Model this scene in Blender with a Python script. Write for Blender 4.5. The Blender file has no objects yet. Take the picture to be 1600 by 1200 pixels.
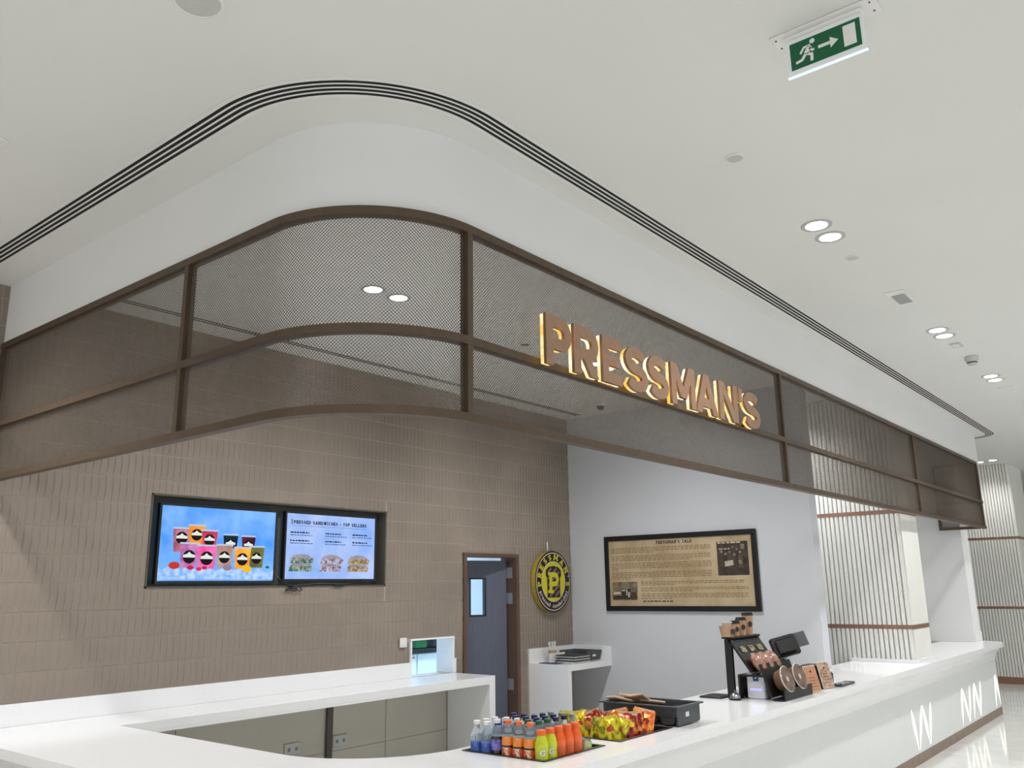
import bpy, bmesh, math, random
from mathutils import Vector, Matrix
random.seed(7)
PI = math.pi
scene = bpy.context.scene
COL = scene.collection

# ------------------------------------------------------------------ camera
F_PX = 1329.77
CAM_R = (0.63208176, -0.77476997, -0.01428781)
CAM_U = (-0.17223679, -0.15844543, 0.97222916)
CAM_B = (-0.75551779, -0.61206743, -0.23359436)
CAM_POS = Vector((0, 0, 1.70))
cd = bpy.data.cameras.new('camera')
cam = bpy.data.objects.new('camera', cd)
COL.objects.link(cam)
cd.sensor_fit = 'HORIZONTAL'; cd.sensor_width = 36.0
cd.lens = F_PX * 36.0 / 1600.0
cd.clip_start = 0.05; cd.clip_end = 200
m4 = Matrix(((CAM_R[0], CAM_U[0], CAM_B[0], 0), (CAM_R[1], CAM_U[1], CAM_B[1], 0),
             (CAM_R[2], CAM_U[2], CAM_B[2], 1.70), (0, 0, 0, 1)))
cam.matrix_world = m4
scene.camera = cam
def px(p):
    d = Vector(p) - CAM_POS
    z = -d.dot(Vector(CAM_B))
    if z < 0.05: return None
    return (800 + F_PX * d.dot(Vector(CAM_R)) / z, 600 - F_PX * d.dot(Vector(CAM_U)) / z)

# ------------------------------------------------------------------ world, exposure
world = bpy.data.worlds.new('world'); scene.world = world
world.use_nodes = True
bgn = world.node_tree.nodes['Background']
bgn.inputs[0].default_value = (1.0, 1.0, 0.985, 1); bgn.inputs[1].default_value = 0.86
vs = scene.view_settings
vs.view_transform = 'Standard'; vs.look = 'None'; vs.gamma = 1.0; vs.use_curve_mapping = False
vs.exposure = 0.98
LAMP_W = 31.0          # watts of one downlight lens in the mall
LAMP_IN = 42.0         # watts of one downlight lens over the stall
KITCHEN_W = 75.0

# ------------------------------------------------------------------ materials
def lin(c):
    r = []
    for v in c[:3]:
        v = v / 255.0
        r.append(v / 12.92 if v <= 0.04045 else ((v + 0.055) / 1.055) ** 2.4)
    return (r[0], r[1], r[2], 1.0)
MATS = {}
def mat(name, rgb, rough=0.5, metal=0.0, var=0.0, scale=8.0, bump=0.0, bscale=None, spec=0.5,
        rgb2=None, stretch=None, trans=0.0, ior=1.45, coat=0.0, lo=0.35, hi=0.65, alpha=1.0):
    if name in MATS: return MATS[name]
    m = bpy.data.materials.new(name); m.use_nodes = True
    nt = m.node_tree; b = nt.nodes['Principled BSDF']
    b.inputs['Base Color'].default_value = lin(rgb)
    b.inputs['Roughness'].default_value = rough
    b.inputs['Metallic'].default_value = metal
    b.inputs['Specular IOR Level'].default_value = spec
    b.inputs['IOR'].default_value = ior
    b.inputs['Transmission Weight'].default_value = trans
    b.inputs['Coat Weight'].default_value = coat
    b.inputs['Alpha'].default_value = alpha
    if var > 0 or bump > 0 or rgb2:
        tc = nt.nodes.new('ShaderNodeTexCoord'); mp = nt.nodes.new('ShaderNodeMapping')
        nt.links.new(tc.outputs['Object'], mp.inputs[0])
        if stretch: mp.inputs['Scale'].default_value = stretch
        n = nt.nodes.new('ShaderNodeTexNoise'); n.inputs['Scale'].default_value = scale
        n.inputs['Detail'].default_value = 6
        nt.links.new(mp.outputs[0], n.inputs['Vector'])
        if var > 0 or rgb2:
            r = nt.nodes.new('ShaderNodeValToRGB')
            r.color_ramp.elements[0].position = lo; r.color_ramp.elements[1].position = hi
            if rgb2:
                r.color_ramp.elements[0].color = lin(rgb); r.color_ramp.elements[1].color = lin(rgb2)
            else:
                c = lin(rgb)
                r.color_ramp.elements[0].color = tuple(min(1, v * (1 - var)) for v in c[:3]) + (1,)
                r.color_ramp.elements[1].color = tuple(min(1, v * (1 + var)) for v in c[:3]) + (1,)
            nt.links.new(n.outputs['Fac'], r.inputs[0]); nt.links.new(r.outputs[0], b.inputs['Base Color'])
        if bump > 0:
            n2 = n
            if bscale:
                n2 = nt.nodes.new('ShaderNodeTexNoise'); n2.inputs['Scale'].default_value = bscale
                nt.links.new(mp.outputs[0], n2.inputs['Vector'])
            bp = nt.nodes.new('ShaderNodeBump'); bp.inputs['Strength'].default_value = bump
            bp.inputs['Distance'].default_value = 0.01
            nt.links.new(n2.outputs['Fac'], bp.inputs['Height']); nt.links.new(bp.outputs[0], b.inputs['Normal'])
    MATS[name] = m
    return m
def emat(name, rgb, strength=1.0, rgb2=None, scale=6.0, lo=0.35, hi=0.65):
    if name in MATS: return MATS[name]
    m = bpy.data.materials.new(name); m.use_nodes = True
    nt = m.node_tree; nt.nodes.clear()
    o = nt.nodes.new('ShaderNodeOutputMaterial'); e = nt.nodes.new('ShaderNodeEmission')
    e.inputs[0].default_value = lin(rgb); e.inputs[1].default_value = strength
    nt.links.new(e.outputs[0], o.inputs[0])
    if rgb2:
        tc = nt.nodes.new('ShaderNodeTexCoord'); n = nt.nodes.new('ShaderNodeTexNoise')
        n.inputs['Scale'].default_value = scale; n.inputs['Detail'].default_value = 5
        r = nt.nodes.new('ShaderNodeValToRGB')
        r.color_ramp.elements[0].position = lo; r.color_ramp.elements[1].position = hi
        r.color_ramp.elements[0].color = lin(rgb); r.color_ramp.elements[1].color = lin(rgb2)
        nt.links.new(tc.outputs['Object'], n.inputs['Vector']); nt.links.new(n.outputs['Fac'], r.inputs[0])
        nt.links.new(r.outputs[0], e.inputs[0])
    MATS[name] = m
    return m

M_CEIL = mat('ceiling_paint', (227, 228, 225), 0.85, var=0.012, scale=1.2, bump=0.03, bscale=90)
M_WHITE = mat('white_paint', (228, 229, 230), 0.75, var=0.01, scale=2)
M_WALLW = mat('stall_wall_paint', (205, 207, 212), 0.8, var=0.01, scale=2)
M_FLOOR = mat('polished_terrazzo', (224, 224, 221), 0.08, var=0.05, scale=5, spec=0.6)
M_QUARTZ = mat('white_quartz', (240, 241, 243), 0.16, var=0.012, scale=60, spec=0.5)
M_PANEL = mat('counter_panel_white', (226, 229, 229), 0.4, var=0.01, scale=30)
M_TILE = mat('taupe_glazed_tile', (143, 131, 120), 0.5, var=0.09, scale=2.2, bump=0.05, bscale=40)
M_GROUT = mat('taupe_grout', (176, 166, 154), 0.9, var=0.03)
M_BRONZE = mat('bronze_metal', (94, 79, 65), 0.42, 0.5, var=0.08, scale=14)
M_MESH = mat('bronze_mesh_metal', (104, 94, 84), 0.5, 0.3, var=0.06, scale=14)
M_COPPER = mat('copper_band_metal', (150, 116, 98), 0.4, 0.45, var=0.06, scale=20)
M_KICK = mat('bronze_kick_plate', (150, 128, 112), 0.35, 0.6, var=0.08, scale=10)
M_FACE = mat('letter_bronze_face', (166, 132, 108), 0.4, 0.55, var=0.05, scale=20)
M_GLOW = emat('letter_edge_glow', (226, 180, 84), 0.72, (255, 244, 205), 9, 0.42, 0.62)
M_FLUTE = mat('fluted_panel_white', (228, 228, 223), 0.6, var=0.015, scale=4)
M_BLACK = mat('black_plastic', (22, 22, 23), 0.4, var=0.1, scale=20)
M_SLOT = mat('slot_black', (8, 8, 9), 0.7, var=0.05)
M_OLIVE = mat('niche_olive', (84, 82, 72), 0.75, var=0.04, scale=4)
M_UNDER = mat('under_counter_wall', (196, 192, 182), 0.7, var=0.02, scale=3)
M_STEEL = mat('steel', (150, 150, 150), 0.3, 0.9, var=0.06)
M_DARKSTEEL = mat('dark_steel', (70, 70, 70), 0.35, 0.8, var=0.06)
M_DOOR = mat('slate_door_laminate', (92, 97, 112), 0.5, var=0.1, scale=10, stretch=(18, 18, 0.6))
M_FRAME = mat('door_frame_bronze', (110, 86, 72), 0.45, 0.4, var=0.06)
M_PLATE = mat('white_plastic', (232, 232, 230), 0.4, var=0.01)
M_GREY = mat('grey_plastic', (72, 76, 80), 0.45, var=0.06, scale=12)
M_LENS = emat('lamp_lens', (255, 253, 248), 6.0)
M_LEAF = emat('leaf_light', (255, 244, 222), 0.8, (255, 252, 244), 20)
M_KRAFT = mat('kraft_paper', (182, 146, 114), 0.7, var=0.08, scale=14)

# ------------------------------------------------------------------ mesh builder
class MB:
    def __init__(s): s.v = []; s.f = []
    def add(s, vs, fs):
        o = len(s.v); s.v += [tuple(p) for p in vs]; s.f += [tuple(i + o for i in f) for f in fs]; return s
    def box(s, x0, x1, y0, y1, z0, z1, M=None):
        c = [(x0,y0,z0),(x1,y0,z0),(x1,y1,z0),(x0,y1,z0),(x0,y0,z1),(x1,y0,z1),(x1,y1,z1),(x0,y1,z1)]
        if M: c = [tuple(M @ Vector(p)) for p in c]
        return s.add(c, [(0,3,2,1),(4,5,6,7),(0,1,5,4),(1,2,6,5),(2,3,7,6),(3,0,4,7)])
    def bevbox(s, x0, x1, y0, y1, z0, z1, b=0.004, M=None):
        # rounded vertical edges and chamfered top and bottom
        def ring(i, z):
            a, c, d, e = x0 + i, x1 - i, y0 + i, y1 - i
            return [(a+b,d,z),(c-b,d,z),(c,d+b,z),(c,e-b,z),(c-b,e,z),(a+b,e,z),(a,e-b,z),(a,d+b,z)]
        rs = [ring(b, z0), ring(0, z0 + b), ring(0, z1 - b), ring(b, z1)]
        return s.loft(rs, M=M)
    def loft(s, rings, closed=True, caps=True, M=None):
        o = []; n = len(rings[0])
        for r in rings: o += list(r)
        if M: o = [tuple(M @ Vector(p)) for p in o]
        f = []
        for k in range(len(rings) - 1):
            for i in range(n if closed else n - 1):
                j = (i + 1) % n
                f.append((k*n+i, k*n+j, (k+1)*n+j, (k+1)*n+i))
        if caps and closed:
            f.append(tuple(range(n - 1, -1, -1))); f.append(tuple((len(rings)-1)*n + i for i in range(n)))
        return s.add(o, f)
    def lathe(s, prof, n=20, c=(0,0,0), M=None, caps=True):
        rings = []
        for r, z in prof:
            rings.append([(c[0] + r*math.cos(2*PI*i/n), c[1] + r*math.sin(2*PI*i/n), c[2] + z) for i in range(n)])
        return s.loft(rings, caps=caps, M=M)
    def tube(s, pts, r, n=8):
        rings = []
        for i, p in enumerate(pts):
            p = Vector(p)
            a = Vector(pts[max(0, i-1)]); b = Vector(pts[min(len(pts)-1, i+1)])
            d = (b - a).normalized()
            u = d.cross(Vector((0,0,1)))
            if u.length < 1e-3: u = d.cross(Vector((1,0,0)))
            u.normalize(); w = u.cross(d)
            rings.append([tuple(p + u*r*math.cos(2*PI*k/n) + w*r*math.sin(2*PI*k/n)) for k in range(n)])
        return s.loft(rings)
    def prism(s, poly, fn, w0, w1):
        # convex-ish polygon in (u,v), mapped by fn(u,v,w), between depths w0 and w1
        n = len(poly)
        a = [fn(u, v, w0) for u, v in poly]; b = [fn(u, v, w1) for u, v in poly]
        f = [tuple(range(n)), tuple(range(2*n-1, n-1, -1))]
        f += [(i, i+n, (i+1) % n + n, (i+1) % n) for i in range(n)]
        return s.add(a + b, f)
    def stroke(s, pts, t, fn, w0, w1, closed=False):
        n = len(pts); L = []; Rr = []
        for i in range(n):
            if closed: a, b = pts[i-1], pts[(i+1) % n]
            else: a, b = pts[max(0,i-1)], pts[min(n-1,i+1)]
            p = pts[i]
            d1 = (p[0]-a[0], p[1]-a[1]); d2 = (b[0]-p[0], b[1]-p[1])
            l1 = math.hypot(*d1) or 1; l2 = math.hypot(*d2) or 1
            if d1 == (0, 0): d1 = d2; l1 = l2
            if d2 == (0, 0): d2 = d1; l2 = l1
            n1 = (-d1[1]/l1, d1[0]/l1); n2 = (-d2[1]/l2, d2[0]/l2)
            m = (n1[0]+n2[0], n1[1]+n2[1]); q = m[0]*n1[0] + m[1]*n1[1]
            q = max(q, 0.5); k = t/2/q
            L.append((p[0]+m[0]*k, p[1]+m[1]*k)); Rr.append((p[0]-m[0]*k, p[1]-m[1]*k))
        rings = [[fn(*L[i], w0), fn(*Rr[i], w0), fn(*Rr[i], w1), fn(*L[i], w1)] for i in range(n)]
        if closed:
            rings.append(rings[0]); return s.loft(rings, caps=False)
        return s.loft(rings)
    def build(s, name, material, parent=None, smooth=False):
        me = bpy.data.meshes.new(name)
        v = s.v
        if parent is not None:
            o = ORIG.get(parent.name, Vector((0,0,0))); v = [(p[0]-o[0], p[1]-o[1], p[2]-o[2]) for p in v]
        me.from_pydata(v, [], s.f)
        bm = bmesh.new(); bm.from_mesh(me)
        bmesh.ops.recalc_face_normals(bm, faces=bm.faces); bm.to_mesh(me); bm.free()
        if smooth:
            me.polygons.foreach_set('use_smooth', [True]*len(me.polygons))
            me.set_sharp_from_angle(angle=math.radians(smooth if smooth is not True else 40))
        me.materials.append(material)
        ob = bpy.data.objects.new(name, me); COL.objects.link(ob)
        if parent is not None:
            ob.parent = parent
            ORIG[ob.name] = ORIG.get(parent.name, Vector((0,0,0)))
        return ob
ORIG = {}
def tag(o, label, cat, group=None):
    o['label'] = label; o['category'] = cat
    if group: o['group'] = group
    return o
def thing(name, label, cat, loc=(0,0,0), group=None):
    o = bpy.data.objects.new(name, None); COL.objects.link(o)
    o.location = loc; o.empty_display_size = 0.05
    ORIG[o.name] = Vector(loc)
    return tag(o, label, cat, group)
def struct(o): o['kind'] = 'structure'; return o
def copy_tree(o, parent=None):
    c = o.copy(); COL.objects.link(c); c.parent = parent
    for ch in list(o.children): copy_tree(ch, c)
    return c
def slab(mb, outer, holes, z0, z1):
    bm = bmesh.new()
    loops = [outer] + holes; edges = []
    for lp in loops:
        vv = [bm.verts.new((p[0], p[1], z1)) for p in lp]
        for i in range(len(vv)): edges.append(bm.edges.new((vv[i], vv[(i+1) % len(vv)])))
    bmesh.ops.triangle_fill(bm, use_beauty=True, edges=edges, normal=(0,0,1))
    bm.verts.index_update()
    vs_ = [tuple(v.co) for v in bm.verts]; fs = [tuple(v.index for v in f.verts) for f in bm.faces]
    bm.free()
    mb.add(vs_, fs); mb.add([(p[0],p[1],z0) for p in vs_], [tuple(reversed(f)) for f in fs])
    for lp in loops:
        n = len(lp)
        mb.add([(p[0],p[1],z0) for p in lp] + [(p[0],p[1],z1) for p in lp],
               [(i, (i+1) % n, (i+1) % n + n, i + n) for i in range(n)])
    return mb
def arc(cx, cy, r, a0, a1, n=16):
    return [(cx + r*math.cos(math.radians(a0 + (a1-a0)*i/n)), cy + r*math.sin(math.radians(a0 + (a1-a0)*i/n))) for i in range(n+1)]
def sweep(mb, path, prof, closed_prof=True):
    # path in plan; prof = list of (outward offset, z); outward is to the right of travel
    n = len(path); rings = []
    for i in range(n):
        a = path[max(0,i-1)]; b = path[min(n-1,i+1)]; p = path[i]
        d1 = Vector((p[0]-a[0], p[1]-a[1])); d2 = Vector((b[0]-p[0], b[1]-p[1]))
        if d1.length < 1e-9: d1 = d2
        if d2.length < 1e-9: d2 = d1
        d1.normalize(); d2.normalize()
        n1 = Vector((d1.y, -d1.x)); n2 = Vector((d2.y, -d2.x)); m = n1 + n2
        k = 1.0 / max(0.3, m.dot(n1))
        rings.append([(p[0]+m.x*k*o, p[1]+m.y*k*o, z) for o, z in prof])
    return mb.loft(rings, closed=closed_prof)

# ------------------------------------------------------------------ main dimensions (metres)
ZC = 3.632            # ceiling
ZK = 0.943            # worktop height
YT = 5.74             # face of the tiled back wall
XW = 8.10             # white side wall
YF, XL = 2.306, 1.977 # planes of the mesh screen
RC = 0.61             # its corner radius
ZT, ZB, ZM = 3.244, 2.371, 2.72
XI, YI = 2.69, 3.03   # inner edges of the worktop
XE = 12.62            # far end of the screen
FL = 0.085            # floor level

# ------------------------------------------------------------------ setting
ob = MB().box(-14, 30, -16, 14, FL - 0.1, FL).build('floor', M_FLOOR); struct(ob)
ob = MB().box(-14, 30, -16, 14, ZC, ZC + 0.15).build('ceiling', M_CEIL); struct(ob)
NX0, NX1, NZ0, NZ1 = 3.052, 5.264, 1.736, 2.388          # screen niche
PX0, PX1, PZ0, PZ1 = 5.585, 6.130, ZK, 1.259             # pass-through hatch
DX0, DX1, DZ1 = 6.275, 7.130, 2.048                      # doorway
def wall_with_holes(x0, x1, z0, z1, y0, y1, rects):
    xs = sorted(set([x0, x1] + [r[0] for r in rects] + [r[1] for r in rects]))
    zs = sorted(set([z0, z1] + [r[2] for r in rects] + [r[3] for r in rects]))
    mb = MB()
    for i in range(len(xs)-1):
        k = 0
        while k < len(zs)-1:
            def hole(k):
                cx, cz = (xs[i]+xs[i+1])/2, (zs[k]+zs[k+1])/2
                return any(r[0] < cx < r[1] and r[2] < cz < r[3] for r in rects)
            if hole(k): k += 1; continue
            j = k
            while j+1 < len(zs)-1 and not hole(j+1): j += 1
            mb.box(xs[i], xs[i+1], y0, y1, zs[k], zs[j+1]); k = j+1
    return mb
wall_back = wall_with_holes(-4, 8.25, FL, ZC, YT + 0.0015, YT + 0.18,
    [(NX0, NX1, NZ0, NZ1), (PX0, PX1, PZ0, PZ1), (DX0, DX1, FL, DZ1)]).build('wall_back', M_GROUT)
struct(wall_back); ORIG['wall_back'] = Vector((0,0,0))
# painted wall below the back worktop
MB().box(2.0, 6.05, YT - 0.004, YT + 0.006, FL, ZK - 0.06).build('painted_panel', M_UNDER, wall_back)
for x0, x1 in ((2.0, 3.35), (3.36, 4.645), (4.71, 5.29), (5.30, 6.05)):
    MB().box(x0, x1, YT - 0.012, YT - 0.004, FL, 0.455).build('lower_panel', M_UNDER, wall_back)
    MB().box(x0, x1, YT - 0.010, YT - 0.004, 0.462, ZK - 0.06).build('upper_panel', M_UNDER, wall_back)
# niche lining
nb = MB()
nb.box(NX0, NX1, YT + 0.12, YT + 0.135, NZ0, NZ1)
nb.box(NX0, NX0 + 0.012, YT - 0.006, YT + 0.12, NZ0, NZ1); nb.box(NX1 - 0.012, NX1, YT - 0.006, YT + 0.12, NZ0, NZ1)
nb.box(NX0, NX1, YT - 0.006, YT + 0.12, NZ1 - 0.012, NZ1); nb.box(NX0, NX1, YT - 0.006, YT + 0.12, NZ0, NZ0 + 0.012)
nb.build('niche_lining', M_OLIVE, wall_back)
# hatch lining
hb = MB()
hb.box(PX0 - 0.012, PX0 + 0.003, YT - 0.02, YT + 0.20, ZK, PZ1); hb.box(PX1 - 0.003, PX1 + 0.012, YT - 0.02, YT + 0.20, ZK, PZ1)
hb.box(PX0 - 0.012, PX1 + 0.012, YT - 0.02, YT + 0.20, PZ1 - 0.003, PZ1 + 0.012)
hb.build('hatch_lining', M_QUARTZ, wall_back)

# tiles: slim vertical slats with a proud, bowed left edge, laid in rows
TW, TH = 0.048, 0.1765
TROW0 = 1.072
def tile_mesh(w, h):
    nz = 4; vsx = []
    for k in range(nz + 1):
        t = k / nz; z = 0.0018 + (h - 0.0036) * t
        full = h / TH
        bow = 0.009 * (1 - (2*t - 1) ** 2) * full
        dep = 0.0016 + 0.0036 * math.sin(PI * t) * full
        xl = 0.001 + bow * 0.6
        vsx += [(xl, 0.0008, z), (xl + 0.007, -dep, z), (w * 0.6 + bow * 0.6, -dep * 0.5, z), (w - 0.0012 + bow * 0.6, -0.0002, z)]
    fs = []
    for k in range(nz):
        for i in range(3): fs.append((k*4+i, k*4+i+1, (k+1)*4+i+1, (k+1)*4+i))
    fs.append((3, 2, 1, 0)); fs.append((nz*4, nz*4+1, nz*4+2, nz*4+3))
    return vsx, fs
def cut(cell, r):
    # clip a cell by an opening; None when nothing sensible is left
    x0, x1, z0, z1 = cell
    if x1 <= r[0] or x0 >= r[1] or z1 <= r[2] or z0 >= r[3]: return cell
    opts = []
    if z0 < r[2]: opts.append((x0, x1, z0, r[2]))
    if z1 > r[3]: opts.append((x0, x1, r[3], z1))
    if x0 < r[0]: opts.append((x0, r[0], z0, z1))
    if x1 > r[1]: opts.append((r[1], x1, z0, z1))
    if not opts: return None
    c = max(opts, key=lambda q: (q[1]-q[0]) * (q[3]-q[2]))
    return c if (c[1]-c[0]) > 0.008 and (c[3]-c[2]) > 0.012 else None
cells = []
row = -6
while TROW0 + row * TH < ZC - 0.005:
    z0 = TROW0 + row * TH; z1 = min(z0 + TH, ZC - 0.002)
    xa = 1.56 if row >= 0 else 6.166
    if z1 - z0 < 0.01 or z0 < FL - 0.1: row += 1; continue
    n = int((XW - xa) / TW) + 1
    for i in range(n):
        c = (xa + i*TW, min(xa + (i+1)*TW, XW - 0.001), max(z0, FL), z1)
        if c[1] - c[0] < 0.01: continue
        for r in ((NX0 - 0.002, NX1 + 0.002, NZ0 - 0.002, NZ1 + 0.002), (PX0 - 0.014, PX1 + 0.014, 0, PZ1 + 0.014),
                  (DX0 - 0.002, DX1 + 0.002, 0, DZ1 + 0.002), (7.27, XW, 0, ZK + 0.145)):
            if c: c = cut(c, r)
        if c: cells.append(c)
    row += 1
def shown(c):
    q = [px((c[a], YT, c[b])) for a, b in ((0,2),(1,2),(1,3),(0,3))]
    if any(p is None for p in q): return 0
    cx = sum(p[0] for p in q)/4; cy = sum(p[1] for p in q)/4
    if not (2 < cx < 1598 and 2 < cy < 1198): return 0
    ar = 0
    for i in range(4): ar += q[i][0]*q[(i+1) % 4][1] - q[(i+1) % 4][0]*q[i][1]
    # behind the mesh screen counts for less
    if c[2] > 2.30 + 0.17 * (c[0] - 2.0): ar *= 0.2
    return abs(ar) / 2
cells.sort(key=shown, reverse=True)
TM = {}
rest = MB()
for k, c in enumerate(cells):
    w, h = round(c[1]-c[0], 3), round(c[3]-c[2], 3)
    if k < 300:
        if (w, h) not in TM:
            v, f = tile_mesh(w, h); me = bpy.data.meshes.new('tile'); me.from_pydata(v, [], f)
            bm = bmesh.new(); bm.from_mesh(me); bmesh.ops.recalc_face_normals(bm, faces=bm.faces); bm.to_mesh(me); bm.free()
            me.materials.append(M_TILE); TM[(w, h)] = me
        o = bpy.data.objects.new('tile', TM[(w, h)]); COL.objects.link(o); o.parent = wall_back
        o.location = (c[0], YT, c[2])
    else:
        v, f = tile_mesh(w, h); rest.add([(p[0]+c[0], p[1]+YT, p[2]+c[2]) for p in v], f)
o = rest.build('tile_field', M_TILE, wall_back); o['kind'] = 'stuff'

# white side wall of the stall, with its free end over the counter
ob = MB().box(XW, XW + 0.165, YI + 0.002, YT + 0.0012, FL, ZC).box(XW, XW + 0.165, 2.94, YI + 0.002, ZK + 0.0008, ZC).build('wall_right', M_WALLW); struct(ob)
ob = MB().box(XW, 30, YT + 0.2, YT + 0.35, FL, ZC).build('wall_far_back', M_WHITE); struct(ob)
ob = MB().box(27, 27.2, -16, YT, FL, ZC).build('wall_far', M_WHITE); struct(ob)

# bulkhead above the screen
def screen_path(x_end=XE, off=0.0, y_left=YT, ret=None):
    xl, yf, r = XL + off, YF + off, RC
    p = [(xl, y_left), (xl, yf + r)] + arc(xl + r, yf + r, r, 180, 270, 24)[1:] + [(x_end, yf)]
    if ret: p.append((x_end, ret))
    return p
mb = MB(); sweep(mb, screen_path(12.80, 0.012, YT, 2.61), [(0, ZT + 0.004), (0, ZC), (-0.09, ZC), (-0.09, ZT + 0.004)])
ob = mb.build('wall_bulkhead', M_WHITE, smooth=30); struct(ob)

# ------------------------------------------------------------------ mesh screen
screen = thing('mesh_screen', 'bronze framed diamond mesh screen hanging under the white bulkhead around the stall', 'screen', (XL, YT, ZB))
RH = 0.036
for nm, z0, z1 in (('top_rail', ZT - RH, ZT), ('middle_rail', ZM - RH/2, ZM + RH/2), ('bottom_rail', ZB, ZB + RH)):
    e = XE + (0.0 if nm == 'top_rail' else 0.06)
    mb = MB(); sweep(mb, screen_path(e, 0, YT - 0.005), [(0.004, z0), (0.004, z1), (-0.045, z1), (-0.045, z0)])
    mb.build(nm, M_BRONZE, screen, smooth=30)
    MB().box(XE - 0.045, XE, YF + 0.045, YF + 0.55, z0, z1).build('return_rail', M_BRONZE, screen)
for (x, y, ax) in ((XL, YT - 0.03, 'y'), (XL, 3.57, 'y'), (2.572, YF, 'x'), (5.992, YF, 'x'), (9.533, YF, 'x'), (XE - 0.016, YF, 'x'), (XE - 0.02, YF + 0.55, 'r')):
    mb = MB()
    for z0, z1 in ((ZB + RH, ZM - RH/2), (ZM + RH/2, ZT - RH)):
        if ax == 'y': mb.box(x - 0.002, x + 0.043, y - 0.016, y + 0.016, z0, z1)
        elif ax == 'x': mb.box(x - 0.016, x + 0.016, y - 0.002, y + 0.043, z0, z1)
        else: mb.box(x - 0.02, x + 0.02, y - 0.03, y, z0, z1)
    mb.build('mullion', M_BRONZE, screen)
# expanded diamond mesh, real strands
path = screen_path(XE, 0.022, YT - 0.03)
cum = [0]
for i in range(1, len(path)): cum.append(cum[-1] + math.hypot(path[i][0]-path[i-1][0], path[i][1]-path[i-1][1]))
def at_s(s_):
    s_ = min(max(s_, 0), cum[-1] - 1e-6)
    for i in range(1, len(path)):
        if s_ <= cum[i]:
            t = (s_ - cum[i-1]) / (cum[i] - cum[i-1]); a, b = path[i-1], path[i]
            d = ((b[0]-a[0])/(cum[i]-cum[i-1]), (b[1]-a[1])/(cum[i]-cum[i-1]))
            return (a[0]+(b[0]-a[0])*t, a[1]+(b[1]-a[1])*t), (d[1], -d[0])
ARC0, ARC1 = cum[1], cum[-2]
DW, DH = 0.0152, 0.0152
def mesh_panel(s0, s1, z0, z1, at=at_s, arc_range=(ARC0, ARC1)):
    mb = MB(); slope = DH / DW; H = z1 - z0; run = H / slope
    def strand(sa, za, sb, zb):
        n = 1
        lo, hi = min(sa, sb), max(sa, sb)
        ts = [0.0, 1.0]
        if hi > arc_range[0] and lo < arc_range[1] and hi - lo > 1e-6:
            for c in cum[1:-1]:
                if lo < c < hi: ts.append((c - sa) / (sb - sa))
        npc = max(1, int((hi - lo) / 0.06))
        ts += [q / npc for q in range(1, npc)]
        ts.sort(); rings = []
        for t in ts:
            s_ = sa + (sb-sa)*t; z = za + (zb-za)*t
            (x, y), nn = at(s_)
            hw, hd = 0.0012, 0.0010
            rings.append([(x + nn[0]*hd, y + nn[1]*hd, z - hw), (x + nn[0]*hd, y + nn[1]*hd, z + hw),
                          (x - nn[0]*hd, y - nn[1]*hd, z + hw), (x - nn[0]*hd, y - nn[1]*hd, z - hw)])
        mb.loft(rings, caps=False)
    k = -int(run / DW) - 1
    while s0 + k*DW < s1:
        a = s0 + k*DW
        lo, hi = max(a, s0), min(a + run, s1)
        if hi - lo > 0.004:
            strand(lo, z0 + (lo-a)*slope, hi, z0 + (hi-a)*slope)
            strand(lo, z1 - (lo-a)*slope, hi, z1 - (hi-a)*slope)
        k += 1
    return mb
def s_of(x=None, y=None):
    if y is not None: return (YT - 0.03) - y
    return cum[-2] + (x - path[-2][0])
brk = [0.0, s_of(y=3.57), s_of(x=2.572), s_of(x=5.992), s_of(x=9.533), cum[-1]]
for i in range(5):
    for z0, z1 in ((ZB + RH - 0.004, ZM - RH/2 + 0.004), (ZM + RH/2 - 0.004, ZT - RH + 0.004)):
        mesh_panel(brk[i], brk[i+1], z0, z1).build('mesh_panel', M_MESH, screen)
def at_ret(s_): return (XE - 0.02, YF + 0.03 + s_), (1, 0)
for z0, z1 in ((ZB + RH, ZM - RH/2), (ZM + RH/2, ZT - RH)):
    mesh_panel(0, 0.5, z0, z1, at_ret, (99, 99)).build('mesh_panel', M_MESH, screen)

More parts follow.
